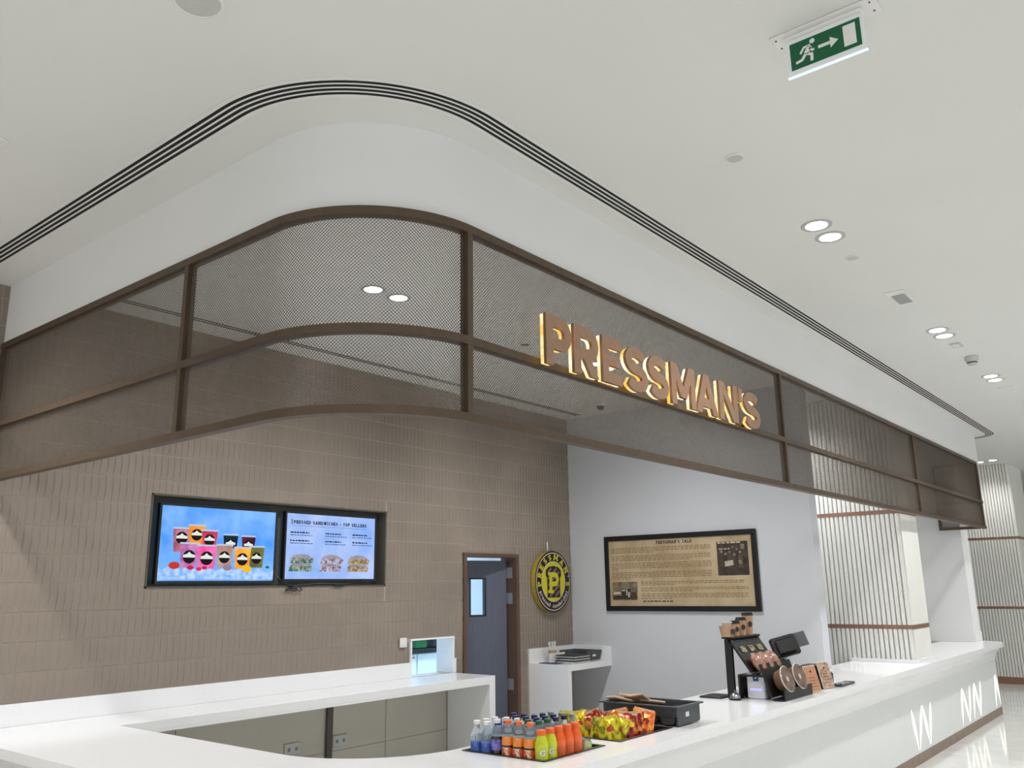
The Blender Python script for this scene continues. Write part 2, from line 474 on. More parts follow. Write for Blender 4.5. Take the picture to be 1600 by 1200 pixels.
# ------------------------------------------------------------------ stroke lettering
def ell(cx, cy, rx, ry, a0, a1, n=14):
    return [(cx + rx*math.cos(math.radians(a0+(a1-a0)*i/n)), cy + ry*math.sin(math.radians(a0+(a1-a0)*i/n))) for i in range(n+1)]
def glyph(ch, w, t, serif=0.0):
    """list of ('s', pts) strokes / ('p', poly) polygons in a box w x 1, stroke t"""
    out = []; h = t/2
    def S(p): out.append(('s', p, t))
    def Q(p): out.append(('p', p))
    def V(x): Q([(x-h,0),(x+h,0),(x+h,1),(x-h,1)])
    def Hb(x0, x1, y): Q([(x0,y-h),(x1,y-h),(x1,y+h),(x0,y+h)])
    def D(x0, y0, x1, y1, tw): Q([(x0,y0),(x0+tw,y0),(x1+tw,y1),(x1,y1)])
    if ch in 'PR':
        V(h); r = 0.338; S([(h, 1-h), (w-r, 1-h)] + ell(w-r, 1-r, r-h, r-h, 90, -90)[1:] + [(h, 1-2*r+h)])
        if ch == 'R': D(w-1.2*t, 0, w*0.34, 0.40, t*1.18)
    elif ch == 'E': V(h); [Hb(h, w, y) for y in (h, 1-h)]; Hb(h, w*0.9, 0.5)
    elif ch == 'F': V(h); Hb(h, w, 1-h); Hb(h, w*0.9, 0.5)
    elif ch == 'L': V(h); Hb(h, w, h)
    elif ch == 'I': V(w/2)
    elif ch == 'T': V(w/2); Hb(0, w, 1-h)
    elif ch == 'H': V(h); V(w-h); Hb(h, w-h, 0.5)
    elif ch == 'S':
        ry = (1-t)/4
        S(ell(w/2, 0.5+ry, w/2-h, ry, 28, 270, 16) + ell(w/2, 0.5-ry, w/2-h, ry, 90, -152, 16)[1:])
    elif ch == 'C': S(ell(w/2, 0.5, w/2-h, 0.5-h, 45, 315, 20))
    elif ch == 'G': S(ell(w/2, 0.5, w/2-h, 0.5-h, 45, 350, 20)); Hb(w*0.5, w, 0.42)
    elif ch == 'O': out.append(('c', ell(w/2, 0.5, w/2-h, 0.5-h, 0, 360, 24)[:-1], t))
    elif ch == 'D': V(h); S([(h, 1-h), (w*0.4, 1-h)] + ell(w*0.4, 0.5, w*0.6-h, 0.5-h, 90, -90)[1:] + [(h, h)])
    elif ch == 'M': V(h); V(w-h); D(0.02, 1, w/2-t*0.6, 0.2, t*1.2); D(w-0.02-t*1.2, 1, w/2-t*0.6, 0.2, t*1.2)
    elif ch == 'N': V(h); V(w-h); D(0.0, 1, w-t*1.25, 0, t*1.25)
    elif ch == 'A': D(0, 0, w/2-t*0.58, 1, t*1.16); D(w-t*1.16, 0, w/2-t*0.58, 1, t*1.16); Hb(w*0.2, w*0.8, 0.28)
    elif ch == 'W':
        for a, b in ((0, 0.3), (0.5, 0.3), (0.5, 0.75), (1, 0.75)): D((w-t)*a, 1, (w-t)*b, 0, t)
    elif ch == "'": Q([(0.3*w-h,0.62),(0.3*w+h*0.4,0.62),(0.3*w+h,1),(0.3*w-h,1)])
    elif ch == '-': Hb(0.1*w, 0.9*w, 0.42)
    if serif:
        st = {'P':[(h,0),(h,1)],'R':[(h,0),(h,1),(w-h,0)],'E':[(h,0),(h,1)],'L':[(h,0),(h,1)],'I':[(w/2,0),(w/2,1)],'T':[(w/2,0)],
              'H':[(h,0),(h,1),(w-h,0),(w-h,1)],'M':[(h,0),(h,1),(w-h,0),(w-h,1)],'N':[(h,0),(h,1),(w-h,1)],'A':[(h,0),(w-h,0)],'D':[(h,0),(h,1)],'W':[(h,1),(w-h,1)]}
        for x, y in st.get(ch, []):
            y0 = 0 if y == 0 else 1 - serif
            Q([(x-t*1.05, y0), (x+t*1.05, y0), (x+t*1.05, y0+serif), (x-t*1.05, y0+serif)])
        if ch in 'EFLT': Q([(w-serif, 0.0 if ch in 'EL' else 0.72), (w, 0.0 if ch in 'EL' else 0.72), (w, 0.28 if ch in 'EL' else 1), (w-serif, 0.28 if ch in 'EL' else 1)])
    return out
GW = {'M': 1.12, 'W': 1.15, 'A': 0.92, 'N': 0.86, 'I': 0.36, "'": 0.30, '-': 0.55, ' ': 0.42, 'O': 0.86, 'C': 0.8, 'D': 0.82, 'H': 0.86, 'G': 0.85}
def draw_glyph(mb, ch, w, t, fn, w0, w1, serif=0.0):
    for k, g in enumerate(glyph(ch, w, t, serif)):
        e = k * 0.00025          # overlapping strokes must not share a plane
        if g[0] == 's': mb.stroke(g[1], g[2], fn, w0 + e, w1 + e)
        elif g[0] == 'c': mb.stroke(g[1], g[2], fn, w0 + e, w1 + e, closed=True)
        else: mb.prism(g[1], fn, w0 + e, w1 + e)
def draw_text(mb, text, fn, u0, v0, width, height, t=0.2, serif=0.0, w0=0, w1=0.0006, gap=0.14):
    ws = [GW.get(c, 0.72) for c in text]
    total = sum(ws) + gap*(len(text)-1); sx = width/total
    u = u0
    for c, w in zip(text, ws):
        if c != ' ':
            draw_glyph(mb, c, w, t, lambda a, b, d, u=u: fn(u + a*sx, v0 + b*height, d), w0, w1, serif)
        u += (w + gap)*sx

# the illuminated name over the counter
sign = thing('name_sign', "bronze PRESSMAN'S letters with glowing gold edges standing on the mesh screen", 'sign', (3.02, 2.27, 2.70))
LET = [('P', 3.02, 3.222), ('R', 3.243, 3.455), ('E', 3.492, 3.672), ('S', 3.712, 3.932), ('S', 3.945, 4.162), ('M', 4.196, 4.482),
       ('A', 4.490, 4.772), ('N', 4.803, 5.062), ("'", 5.085, 5.150), ('S', 5.168, 5.408)]
LH, LZ = 0.243, 2.700
for ch, x0, x1 in LET:
    t = 0.232; w = (x1 - x0) / LH
    if ch == "'": fnw = lambda a, b, d, x0=x0: (x0 + a*LH + 0.01, d, LZ + b*LH)
    else: fnw = lambda a, b, d, x0=x0: (x0 + a*LH, d, LZ + b*LH)
    mb = MB(); draw_glyph(mb, ch, w, t, fnw, 2.240, 2.256)
    L = mb.build('letter', M_FACE, sign)
    mb = MB(); draw_glyph(mb, ch, w, t - 0.016, lambda a, b, d: fnw(a*(1-0.016/w) + 0.008, b*0.984 + 0.008, d), 2.2585, 2.276)
    mb.build('glowing_edge', M_GLOW, L)
for x in (3.08, 3.30, 3.55, 4.25, 4.6, 4.86, 5.25): MB().box(x, x + 0.012, 2.279, 2.301, 2.712, 2.73).build('mounting_stud', M_BRONZE, sign)

# ------------------------------------------------------------------ linear diffusers in the ceiling
def diffuser(name, label, paths_fn, n, width, z=ZC):
    d = thing(name, label, 'air vent', (paths_fn(0)[0][0], paths_fn(0)[0][1], z))
    sg = 1 if width > 0 else -1
    unit = abs(width) / (n*1.5 + n + 1)
    a, b = 0.010*sg, -width - 0.010*sg
    mb = MB(); sweep(mb, paths_fn(0), [(a, z - 0.0024), (a, z - 0.0005), (b, z - 0.0005), (b, z - 0.0024)])
    mb.build('frame', M_PLATE, d, smooth=30)
    for k in range(n):
        o0 = -(unit + k * 2.5 * unit) * sg; o1 = o0 - 1.5 * unit * sg
        mb = MB(); sweep(mb, paths_fn(0), [(o0, z - 0.0028), (o0, z - 0.0025), (o1, z - 0.0025), (o1, z - 0.0028)])
        mb.build('slot', M_SLOT, d)
    return d
def outer_path(o):
    xl, yf, r = 1.672, 2.068, 0.80
    p = [(xl, YT - 0.02), (xl, yf + r)] + arc(xl + r, yf + r, r, 180, 270, 28)[1:]
    p += [(12.75, yf)] + arc(12.75, yf + 0.42, 0.42, 270, 360, 12)[1:] + [(13.17, 3.0)]
    return p
diffuser('linear_diffuser', 'curved white ceiling diffuser with four black slots running round the bulkhead', outer_path, 4, 0.118)
diffuser('linear_diffuser', 'straight slot diffuser in the stall ceiling beside the tiled wall', lambda o: [(2.10, 5.52), (7.95, 5.52)], 2, -0.10)

# ------------------------------------------------------------------ worktops and counter
RI = 0.60
XI, YI = 2.69, 3.03
XO, YO = 1.955, 2.306
XCE, RE = 12.97, 0.32
def outer_counter(off=0.0):
    return ([(XO + off, YT - 0.024), (XO + off, YO + 0.62)] + arc(XO + 0.62, YO + 0.62, 0.62 - off, 180, 270, 20)[1:] +
            [(XCE - RE, YO + off)] + arc(XCE - RE, YO + RE, RE - off, 270, 360, 14)[1:] + ([] if off == 0 else [(XCE - off, 3.0)]))
inner = [(XCE, YI), (XI + RI, YI)] + arc(XI + RI, YI + RI, RI, 270, 180, 18)[1:] + [(XI, 5.21), (6.13, 5.21), (6.13, YT - 0.024)]
W1 = (3.262, 3.735, 2.490, 2.965)
W2 = (3.885, 4.400, 2.485, 2.965)
hole = lambda w: [(w[0], w[2]), (w[1], w[2]), (w[1], w[3]), (w[0], w[3])]
mb = MB(); slab(mb, outer_counter() + inner, [hole(W1), hole(W2)], ZK - 0.05, ZK)
worktop = mb.build('worktop', M_QUARTZ)
tag(worktop, 'white quartz worktop wrapping round the stall from the back wall to the far pier', 'worktop')
ORIG['worktop'] = Vector((0,0,0))
# downstand below the back worktop and its waterfall end
MB().box(XI, 6.054, 5.2085, 5.235, ZK - 0.068, ZK - 0.0505).build('front_edge', M_QUARTZ, worktop)
MB().box(6.055, 6.13, 5.2105, YT - 0.014, FL, ZK - 0.0505).build('waterfall_end', M_QUARTZ, worktop)
MB().box(1.96, PX0 - 0.013, YT - 0.022, YT - 0.001, ZK + 0.0005, 1.072).build('backsplash', M_QUARTZ, worktop)
MB().box(PX1 + 0.013, 6.166, YT - 0.022, YT - 0.001, ZK + 0.0005, 1.072).build('backsplash', M_QUARTZ, worktop)
# counter body
body = thing('serving_counter', 'white serving counter front with coved top edge and bronze kick plate', 'counter', (XO + 0.2, YO + 0.2, 0))
prof = [(0.0, ZK - 0.0503)]
for i in range(9):
    a = i/8*PI/2
    prof.append((-0.0005 - 0.111*math.sin(a)**1.2, ZK - 0.0515 - 0.155*(1 - math.cos(a)) - 0.012*i/8))
prof += [(-0.135, 0.72), (-0.135, ZK - 0.0503)]
mb = MB(); sweep(mb, outer_counter() + [(XCE, 3.0)], prof); mb.build('coved_edge', M_QUARTZ, body, smooth=40)
mb = MB(); sweep(mb, outer_counter() + [(XCE, 3.0)], [(-0.114, FL + 0.088), (-0.114, 0.725), (-0.14, 0.725), (-0.14, FL + 0.088)]); mb.build('front_panel', M_PANEL, body, smooth=30)
mb = MB(); sweep(mb, outer_counter() + [(XCE, 3.0)], [(-0.110, FL), (-0.110, FL + 0.088), (-0.14, FL + 0.088), (-0.14, FL)]); mb.build('kick_plate', M_KICK, body, smooth=30)
mb = MB(); sweep(mb, [(XI, 5.20)] + list(reversed(arc(XI + RI, YI + RI, RI, 270, 180, 18))) + [(XW - 0.01, YI)], [(0.02, FL), (0.02, ZK - 0.052), (0.05, ZK - 0.052), (0.05, FL)])
mb.build('back_panel', M_UNDER, body, smooth=30)

# leaf shaped lights cut in the counter front
def leaf_cluster(label, leaves):
    yl = YO + 0.114
    t = thing('leaf_light', label, 'light', (leaves[0][0], yl, 0.2), 'leaf lights in the counter front')
    for xt, xb in leaves:
        zt, zb = 0.567, 0.200; n = 14; mb = MB(); rings = []
        def curve_y(x):
            d = x - (XCE - RE)
            if d <= 0: return 0.0
            r = RE - 0.114; d = min(d, r * 0.95)
            return r - math.sqrt(r*r - d*d)
        for i in range(n + 1):
            q = i / n; x = xb + (xt - xb)*q; z = zb + (zt - zb)*q
            w = 0.078 * (math.sin(PI * min(1, max(0, (q - 0.12)/0.88)))**0.8 if q > 0.12 else 0) + 0.010*(1-q)
            rings.append([(x + e, yl + curve_y(x + e) + d, z) for e, d in ((-w/2, -0.0016), (w/2, -0.0016), (w/2, -0.0002), (-w/2, -0.0002))])
        mb.loft(rings).build('leaf', M_LEAF, t)
k = 0.968
leaf_cluster('four glowing leaf shapes in a W on the counter front, nearest of three', [(9.03*k, 9.15*k), (9.39*k, 9.19*k), (9.42*k, 9.55*k), (9.72*k, 9.58*k)])
leaf_cluster('six glowing leaf shapes in a zigzag on the counter front, middle of three', [(11.07*k, 10.96*k), (11.11*k, 11.29*k), (11.47*k, 11.32*k), (11.69*k, 11.54*k), (11.72*k, 11.87*k), (12.04*k, 11.89*k)])
leaf_cluster('glowing leaf pair like an upturned V on the counter front, farthest of three', [(12.50, 12.38), (12.53, 12.65)])

# drop-in wells
def well(w, label, zf):
    t = thing('drop_in_well', label, 'display well', (w[0], w[2], 0.88))
    x0, x1, y0, y1 = w; e = 0.002
    mb = MB(); z0, z1 = zf, ZK + 0.001
    mb.box(x0+e, x1-e, y0+e, y1-e, z0 - 0.004, z0)
    mb.box(x0+e, x0+0.006, y0+e, y1-e, z0, z1); mb.box(x1-0.006, x1-e, y0+e, y1-e, z0, z1)
    mb.box(x0+0.006, x1-0.006, y0+e, y0+0.006, z0, z1); mb.box(x0+0.006, x1-0.006, y1-0.006, y1-e, z0, z1)
    mb.build('basin', M_DARKSTEEL, t)
    mb = MB(); r = 0.012; z0, z1 = ZK + 0.001, ZK + 0.004
    mb.box(x0-r, x1+r, y0-r, y0+0.008, z0, z1); mb.box(x0-r, x1+r, y1-0.008, y1+r, z0, z1)
    mb.box(x0-r, x0+0.008, y0+0.008, y1-0.008, z0, z1); mb.box(x1-0.008, x1+r, y0+0.008, y1-0.008, z0, z1)
    mb.build('rim', M_DARKSTEEL, t)
well(W1, 'dark steel drop-in well in the counter holding the drink bottles', 0.885)
well(W2, 'dark steel drop-in well in the counter holding the crisp bags', 0.868)

# under-counter divider and sockets
tag(MB().bevbox(4.650, 4.705, YT - 0.040, YT - 0.0125, FL, ZK - 0.07, 0.004).build('support_post', mat('grey_metal_post', (92, 88, 82), 0.5, 0.4, var=0.05)),
    'grey metal support post under the back worktop', 'post')
for x, lab in ((4.335, 'double wall socket under the back worktop left of the grey post'), (4.800, 'double wall socket under the back worktop right of the grey post')):
    t = thing('wall_socket', lab, 'socket', (x, YT - 0.02, 0.53), 'sockets under the back worktop')
    MB().bevbox(x - 0.075, x + 0.075, YT - 0.019, YT - 0.011, 0.487, 0.573, 0.003).build('face_plate', mat('socket_plate', (196, 196, 192), 0.4, var=0.01), t)
    for dx in (-0.035, 0.035):
        MB().box(x+dx-0.012, x+dx+0.012, YT - 0.0205, YT - 0.019, 0.515, 0.54).build('pin_holes', mat('socket_blue', (120, 134, 164), 0.5, var=0.03), t)
t = thing('light_switch', 'white light switch on the tiled wall left of the hatch', 'switch', (5.481, YT - 0.02, 1.247))
MB().bevbox(5.441, 5.521, YT - 0.024, YT - 0.010, 1.207, 1.288, 0.003).build('face_plate', M_PLATE, t)
MB().bevbox(5.456, 5.506, YT - 0.028, YT - 0.024, 1.222, 1.273, 0.0015).build('rocker', M_PLATE, t)

# ------------------------------------------------------------------ piers with fluted panels
def flutes(mb, a0, a1, z0, z1, fn, pitch=0.045, dep=0.013):
    n = max(1, round((a1 - a0) / pitch)); p = (a1 - a0) / n
    prof = []
    for i in range(n):
        for q, d in ((0.0, 0.0), (0.12, 0.85), (0.45, 1.0), (0.78, 0.85), (0.90, 0.0)):
            prof.append((a0 + (i + q)*p, d*dep))
    prof.append((a1, 0))
    vsx = []
    for a, d in prof: vsx += [fn(a, d, z0), fn(a, d, z1)]
    mb.add(vsx, [(2*i, 2*i+2, 2*i+3, 2*i+1) for i in range(len(prof)-1)])
BZ = [(1.258, 1.298), (2.380, 2.420)]
def pier(label, x0, x1, y0, y1, zbot, front_fluted, plinth=None, base=None, yside=None):
    t = thing('fluted_pier', label, 'pier', (x0, y0, zbot))
    mb = MB(); 
    MB().box(x0 + 0.012, x1, y0 + 0.004, y1, zbot + 0.0006, ZC - 0.001).build('core', M_FLUTE, t)
    zs = [zbot + (plinth or base or 0)] + [z for b in BZ for z in b] + [ZC]
    for k in range(0, len(zs), 2):
        mb = MB(); flutes(mb, y0 + 0.01, y1, zs[k], zs[k+1], lambda a, d, z: (x0 + 0.012 - d, a, z)); mb.build('fluted_panel', M_FLUTE, t)
        if front_fluted:
            mb = MB(); flutes(mb, x0 + 0.01, x1, zs[k], zs[k+1], lambda a, d, z: (a, y0 + 0.002 - d*0.3, z)); mb.build('fluted_panel', M_FLUTE, t)
        else:
            MB().box(x0 + 0.008, x1, y0, y0 + 0.004, zs[k], zs[k+1]).build('flat_panel', M_FLUTE, t)
    for z0, z1 in BZ:
        MB().box(x0 - 0.002, x1 + 0.002, y0 - 0.004, y1, z0, z1).build('copper_band', M_COPPER, t)
    if plinth: MB().box(x0 - 0.03, x1 + 0.03, y0 - 0.03, min(y1, 3.03), zbot + 0.0005, zbot + plinth).build('plinth', M_QUARTZ, t)
    if base: MB().box(x0 - 0.006, x1 + 0.006, y0 - 0.006, y1, zbot, zbot + base).build('base_band', M_COPPER, t)
    return t
pier('white fluted pier with two copper bands standing on the counter', 9.12, 9.72, 2.42, 3.03, ZK, False, plinth=0.032)
t = thing('fluted_wall_panel', 'white fluted wall with copper bands running back behind the counter pier', 'wall panel', (9.12, 3.05, FL))
MB().box(9.132, 9.72, 3.0305, YT + 0.19, FL, ZC).build('core', M_FLUTE, t)
for z0, z1 in ((FL, BZ[0][0]), (BZ[0][1], BZ[1][0]), (BZ[1][1], ZC)):
    mb = MB(); flutes(mb, 3.0301, YT + 0.19, z0, z1, lambda a, d, z: (9.132 - d, a, z)); mb.build('fluted_panel', M_FLUTE, t)
for z0, z1 in BZ: MB().box(9.118, 9.14, 3.0305, YT + 0.19, z0, z1).build('copper_band', M_COPPER, t)
# plain white pier at the counter's far end
t = thing('white_pier', 'plain white painted pier at the far end of the counter', 'pier', (12.6, 2.6, 0))
MB().box(12.645, 13.02, 2.615, YT + 0.19, ZK + 0.0008, ZC - 0.001).build('shaft', M_WHITE, t)
MB().box(12.633, 13.032, 2.603, YT + 0.19, ZK + 0.0008, ZK + 0.115).build('skirting', M_WHITE, t)
pier('white fluted column with copper bands standing on the mall floor beyond the counter', 16.3, 17.5, 2.52, 4.6, FL, False, base=0.11)

# ------------------------------------------------------------------ door to the kitchen
def doorway():
    fr = MB(); y0, y1 = YT - 0.022, YT + 0.185
    fr.box(DX0, DX0 + 0.045, y0, y1, FL, DZ1); fr.box(DX1 - 0.050, DX1, y0, y1, FL, DZ1); fr.box(DX0 + 0.045, DX1 - 0.05, y0, y1, DZ1 - 0.035, DZ1)
    o = fr.build('door_1', M_FRAME); struct(o)
    # leaf, hinged on the right, ajar into the kitchen
    hx, hy = DX1 - 0.055, YT + 0.14
    th = math.radians(17)
    R_ = Matrix.Translation((hx, hy, 0)) @ Matrix.Rotation(PI - th, 4, 'Z')
    W = 0.738; H0, H1 = FL + 0.008, 1.985
    vx0, vx1, vz0, vz1 = 0.262, 0.438, 1.44, 1.80
    mb = MB()
    for a, b, c, d in ((0, vx0, H0, H1), (vx1, W, H0, H1), (vx0, vx1, H0, vz0), (vx0, vx1, vz1, H1)): mb.box(a, b, 0, 0.042, c, d, R_)
    leaf = mb.build('door_leaf', M_DOOR, o)
    mb = MB()
    for a, b, c, d in ((vx0-0.012, vx0+0.004, vz0-0.012, vz1+0.012), (vx1-0.004, vx1+0.012, vz0-0.012, vz1+0.012), (vx0, vx1, vz0-0.012, vz0+0.004), (vx0, vx1, vz1-0.004, vz1+0.012)):
        mb.box(a, b, -0.004, 0.046, c, d, R_)
    mb.build('vision_panel_frame', M_BLACK, leaf)
    MB().box(vx0, vx1, 0.018, 0.024, vz0, vz1, R_).build('vision_panel_glass', mat('clear_glass', (235, 245, 250), 0.02, trans=1.0, var=0.005), leaf)
    for z in (1.86, 1.60, 0.75):
        mb = MB(); mb.box(DX1 - 0.056, DX1 - 0.0505, YT + 0.03, YT + 0.13, z - 0.055, z + 0.055); mb.lathe([(0.008, -0.055), (0.008, 0.055)], 10, (hx + 0.004, YT + 0.125, z))
        mb.build('hinge', mat('hinge_grey', (150, 150, 152), 0.4, 0.3, var=0.04), o)
doorway()
# kitchen behind
KX0, KX1, KY0, KY1 = 4.6, 10.2, YT + 0.36, 8.4
ob = MB().box(4.4, 10.4, 8.4, 8.5, FL, ZC).build('wall_kitchen', M_WHITE); struct(ob)
ob = MB().box(4.4, 4.5, YT + 0.18, 8.4, FL, ZC).build('wall_kitchen_left', M_WHITE); struct(ob)
ob = MB().box(4.5, 10.4, YT + 0.19, 8.4, 2.75, 2.8).build('ceiling_kitchen', M_WHITE); struct(ob)
t = thing('kitchen_cabinet', 'white kitchen base cabinet with dark worktop seen through the hatch', 'cabinet', (7.0, 7.7, 0))
MB().box(6.9, 9.0, 7.72, 8.38, FL, 0.955).build('carcass', M_PLATE, t)
for k in range(3):
    d = MB().bevbox(6.92 + k*0.7, 7.60 + k*0.7, 7.70, 7.72, 0.10, 0.945, 0.003).build('door', M_PLATE, t)
    MB().box(7.45 + k*0.7, 7.56 + k*0.7, 7.69, 7.70, 0.90, 0.915).build('handle', M_STEEL, d)
MB().box(6.88, 9.02, 7.67, 8.39, 0.955, 0.995).build('worktop', M_BLACK, t)
t = thing('kitchen_container', 'clear container of green drink on the kitchen worktop behind the hatch', 'container', (7.78, 7.86, 0.996))
MB().bevbox(7.66, 7.86, 7.78, 7.96, 0.998, 1.10, 0.01).build('liquid', mat('green_drink', (30, 92, 48), 0.3, var=0.1), t)
MB().bevbox(7.65, 7.87, 7.77, 7.97, 1.101, 1.16, 0.01).build('lid', mat('teal_lid', (60, 120, 120), 0.3, var=0.05), t)
mb = MB(); mb.tube([(7.72, 7.87, 1.16), (7.60, 7.87, 1.30), (7.52, 7.87, 1.40)], 0.008); mb.build('straw', M_BLACK, t)
t = thing('kitchen_stand', 'dark steel machine standing on the kitchen worktop behind the hatch', 'machine', (7.3, 7.9, 0.996))
mb = MB(); mb.bevbox(7.98, 8.30, 7.80, 8.1, 0.997, 1.32, 0.01); mb.build('body', M_DARKSTEEL, t)
mb = MB(); mb.tube([(7.36, 7.80, 1.0), (7.48, 7.80, 1.36)], 0.012); mb.tube([(7.48, 7.80, 1.36), (8.1, 7.80, 1.36)], 0.012); mb.build('frame', M_DARKSTEEL, t)
t = thing('kitchen_ceiling_panel', 'cool white light panel in the kitchen ceiling above the door', 'light', (7.4, 7.2, 2.74))
MB().box(6.8, 8.0, 6.9, 7.5, 2.738, 2.7495).build('diffuser', emat('kitchen_panel', (180, 215, 255), 2.5), t)
ld = bpy.data.lights.new('kitchen_light', 'AREA'); ld.shape = 'RECTANGLE'; ld.size = 1.2; ld.size_y = 0.6; ld.energy = KITCHEN_W; ld.color = (0.42, 0.70, 1.0)
lo = bpy.data.objects.new('kitchen_light', ld); COL.objects.link(lo); lo.location = (7.4, 7.2, 2.73)

# ------------------------------------------------------------------ corner side counter
t = thing('side_counter', 'small white waterfall counter in the corner beside the kitchen door', 'counter', (7.29, 5.24, FL))
MB().box(7.29, XW - 0.001, 5.24, YT - 0.002, ZK - 0.062, ZK).build('top', M_QUARTZ, t)
MB().box(7.29, 7.352, 5.24, YT - 0.002, FL, ZK - 0.0625).build('waterfall_side', M_QUARTZ, t)
MB().box(7.29, XW - 0.02, YT - 0.020, YT - 0.002, ZK, 1.085).build('backsplash', M_QUARTZ, t)
MB().box(XW - 0.020, XW - 0.001, 5.24, YT - 0.002, ZK, 1.085).build('backsplash', M_QUARTZ, t)
for k, lab in enumerate(('bottom black board of the stack on the corner counter', 'middle black board of the stack on the corner counter', 'top black board of the stack on the corner counter')):
    b = thing('menu_board', lab, 'board', (7.55, 5.38, ZK + 0.001 + k*0.026), 'boards stacked on the corner counter')
    z = ZK + 0.001 + k*0.026
    MB().bevbox(7.46, 7.74, 5.27, 5.50, z + 0.0005, z + 0.017, 0.002).build('pages', M_PLATE, b)
    MB().bevbox(7.45, 7.75, 5.26, 5.51, z + 0.0175, z + 0.0255, 0.002).build('cover', M_BLACK, b)
t = thing('grey_tub', 'dark grey plastic tub at the back of the corner counter', 'tub', (7.9, 5.5, ZK))
mb = MB()
rings = [[(x, y, z) for x, y in ((7.80-i, 5.36-i), (8.05+i, 5.36-i), (8.05+i, 5.68+i), (7.80-i, 5.68+i))] for z, i in ((ZK+0.001, 0), (ZK+0.10, 0.02), (ZK+0.10, 0.012), (ZK+0.012, -0.008))]
mb.loft(rings).build('bin', M_GREY, t)
MB().box(7.90, 7.96, 5.3475, 5.3485, ZK + 0.04, ZK + 0.06).build('sticker', M_PLATE, t)
t = thing('straw_cup', 'clear cup of white straws on the corner counter', 'cup', (7.52, 5.58, ZK))
MB().lathe([(0.034, 0.001), (0.038, 0.02), (0.044, 0.12), (0.041, 0.12), (0.032, 0.02)], 16, (7.52, 5.60, ZK)).build('cup', M_KRAFT, t, smooth=40)
for k in range(14):
    a = k*0.8; mb = MB(); mb.tube([(7.52+0.012*math.cos(a), 5.60+0.012*math.sin(a), ZK+0.025), (7.52+0.045*math.cos(a), 5.60+0.03*math.sin(a), ZK+0.20+0.01*math.sin(k))], 0.005, 6)
    mb.build('straw', M_PLATE, t)
t = thing('napkin_box', 'white card box beside the straws on the corner counter', 'box', (7.45, 5.56, ZK))
MB().bevbox(7.40, 7.66, 5.535, 5.555, ZK + 0.001, ZK + 0.095, 0.002).build('card', M_PLATE, t)
MB().box(7.60, 7.625, 5.5335, 5.5345, ZK + 0.05, ZK + 0.07).build('print', M_BLACK, t)
tag(MB().bevbox(7.31, 7.44, 5.40, 5.62, ZK + 0.0005, ZK + 0.006, 0.001).build('leaflet', mat('blue_leaflet', (46, 60, 96), 0.4, var=0.1)), 'dark blue leaflet lying at the left end of the corner counter', 'leaflet')

# ------------------------------------------------------------------ ceiling fittings
spots = []
def spot(x, y, w, cone=132, col=(1.0, 0.995, 0.985)):
    ld = bpy.data.lights.new('downlight_or_fill_lamp', 'SPOT'); ld.energy = w; ld.spot_size = math.radians(cone); ld.spot_blend = 0.9
    ld.shadow_soft_size = 0.055; ld.color = col
    lo = bpy.data.objects.new('downlight_or_fill_lamp', ld); COL.objects.link(lo); lo.location = (x, y, ZC - 0.03)
    return lo
lamp0 = []
def downlight(x, y, label, w, group):
    if not lamp0:
        t = thing('downlight', label, 'downlight', (0, 0, 0), group)
        MB().lathe([(0.083, -0.001), (0.083, -0.004), (0.079, -0.005), (0.059, -0.004), (0.059, -0.001)], 32).build('trim_ring', mat('trim_grey', (186, 187, 188), 0.5, var=0.02), t, smooth=40)
        MB().lathe([(0.0585, -0.001), (0.0585, -0.0045)], 32).build('lens', M_LENS, t)
        lamp0.append(t)
    else:
        t = copy_tree(lamp0[0]); tag(t, label, 'downlight', group)
    t.location = (x, y, ZC)
    lo = spot(x, y, w, 164 if 'stall' in group else 132)
    return t
for k, xx in enumerate((4.477, 7.11, 9.135)):
    nm = ('of the nearest mall ceiling pair', 'of the second mall ceiling pair', 'of the third mall ceiling pair')[k]
    downlight(xx, 1.44, 'round recessed downlight, nearer one ' + nm, LAMP_W, 'mall ceiling downlights')
    downlight(xx + 0.212, 1.438, 'round recessed downlight, farther one ' + nm, LAMP_W, 'mall ceiling downlights')
downlight(3.555, 4.047, 'left round downlight of the pair behind the curved mesh', LAMP_IN, 'stall ceiling downlights')
downlight(3.780, 4.042, 'right round downlight of the pair behind the curved mesh', LAMP_IN, 'stall ceiling downlights')
downlight(6.15, 4.05, 'round downlight in the stall ceiling behind the letters, left one', LAMP_IN, 'stall ceiling downlights')
downlight(6.38, 4.05, 'round downlight in the stall ceiling behind the letters, right one', LAMP_IN, 'stall ceiling downlights')
downlight(15.73, 2.63, 'far round downlight in front of the fluted column, right one', LAMP_W * 0.35, 'far downlights')
downlight(15.85, 2.85, 'far round downlight in front of the fluted column, left one', LAMP_W * 0.35, 'far downlights')
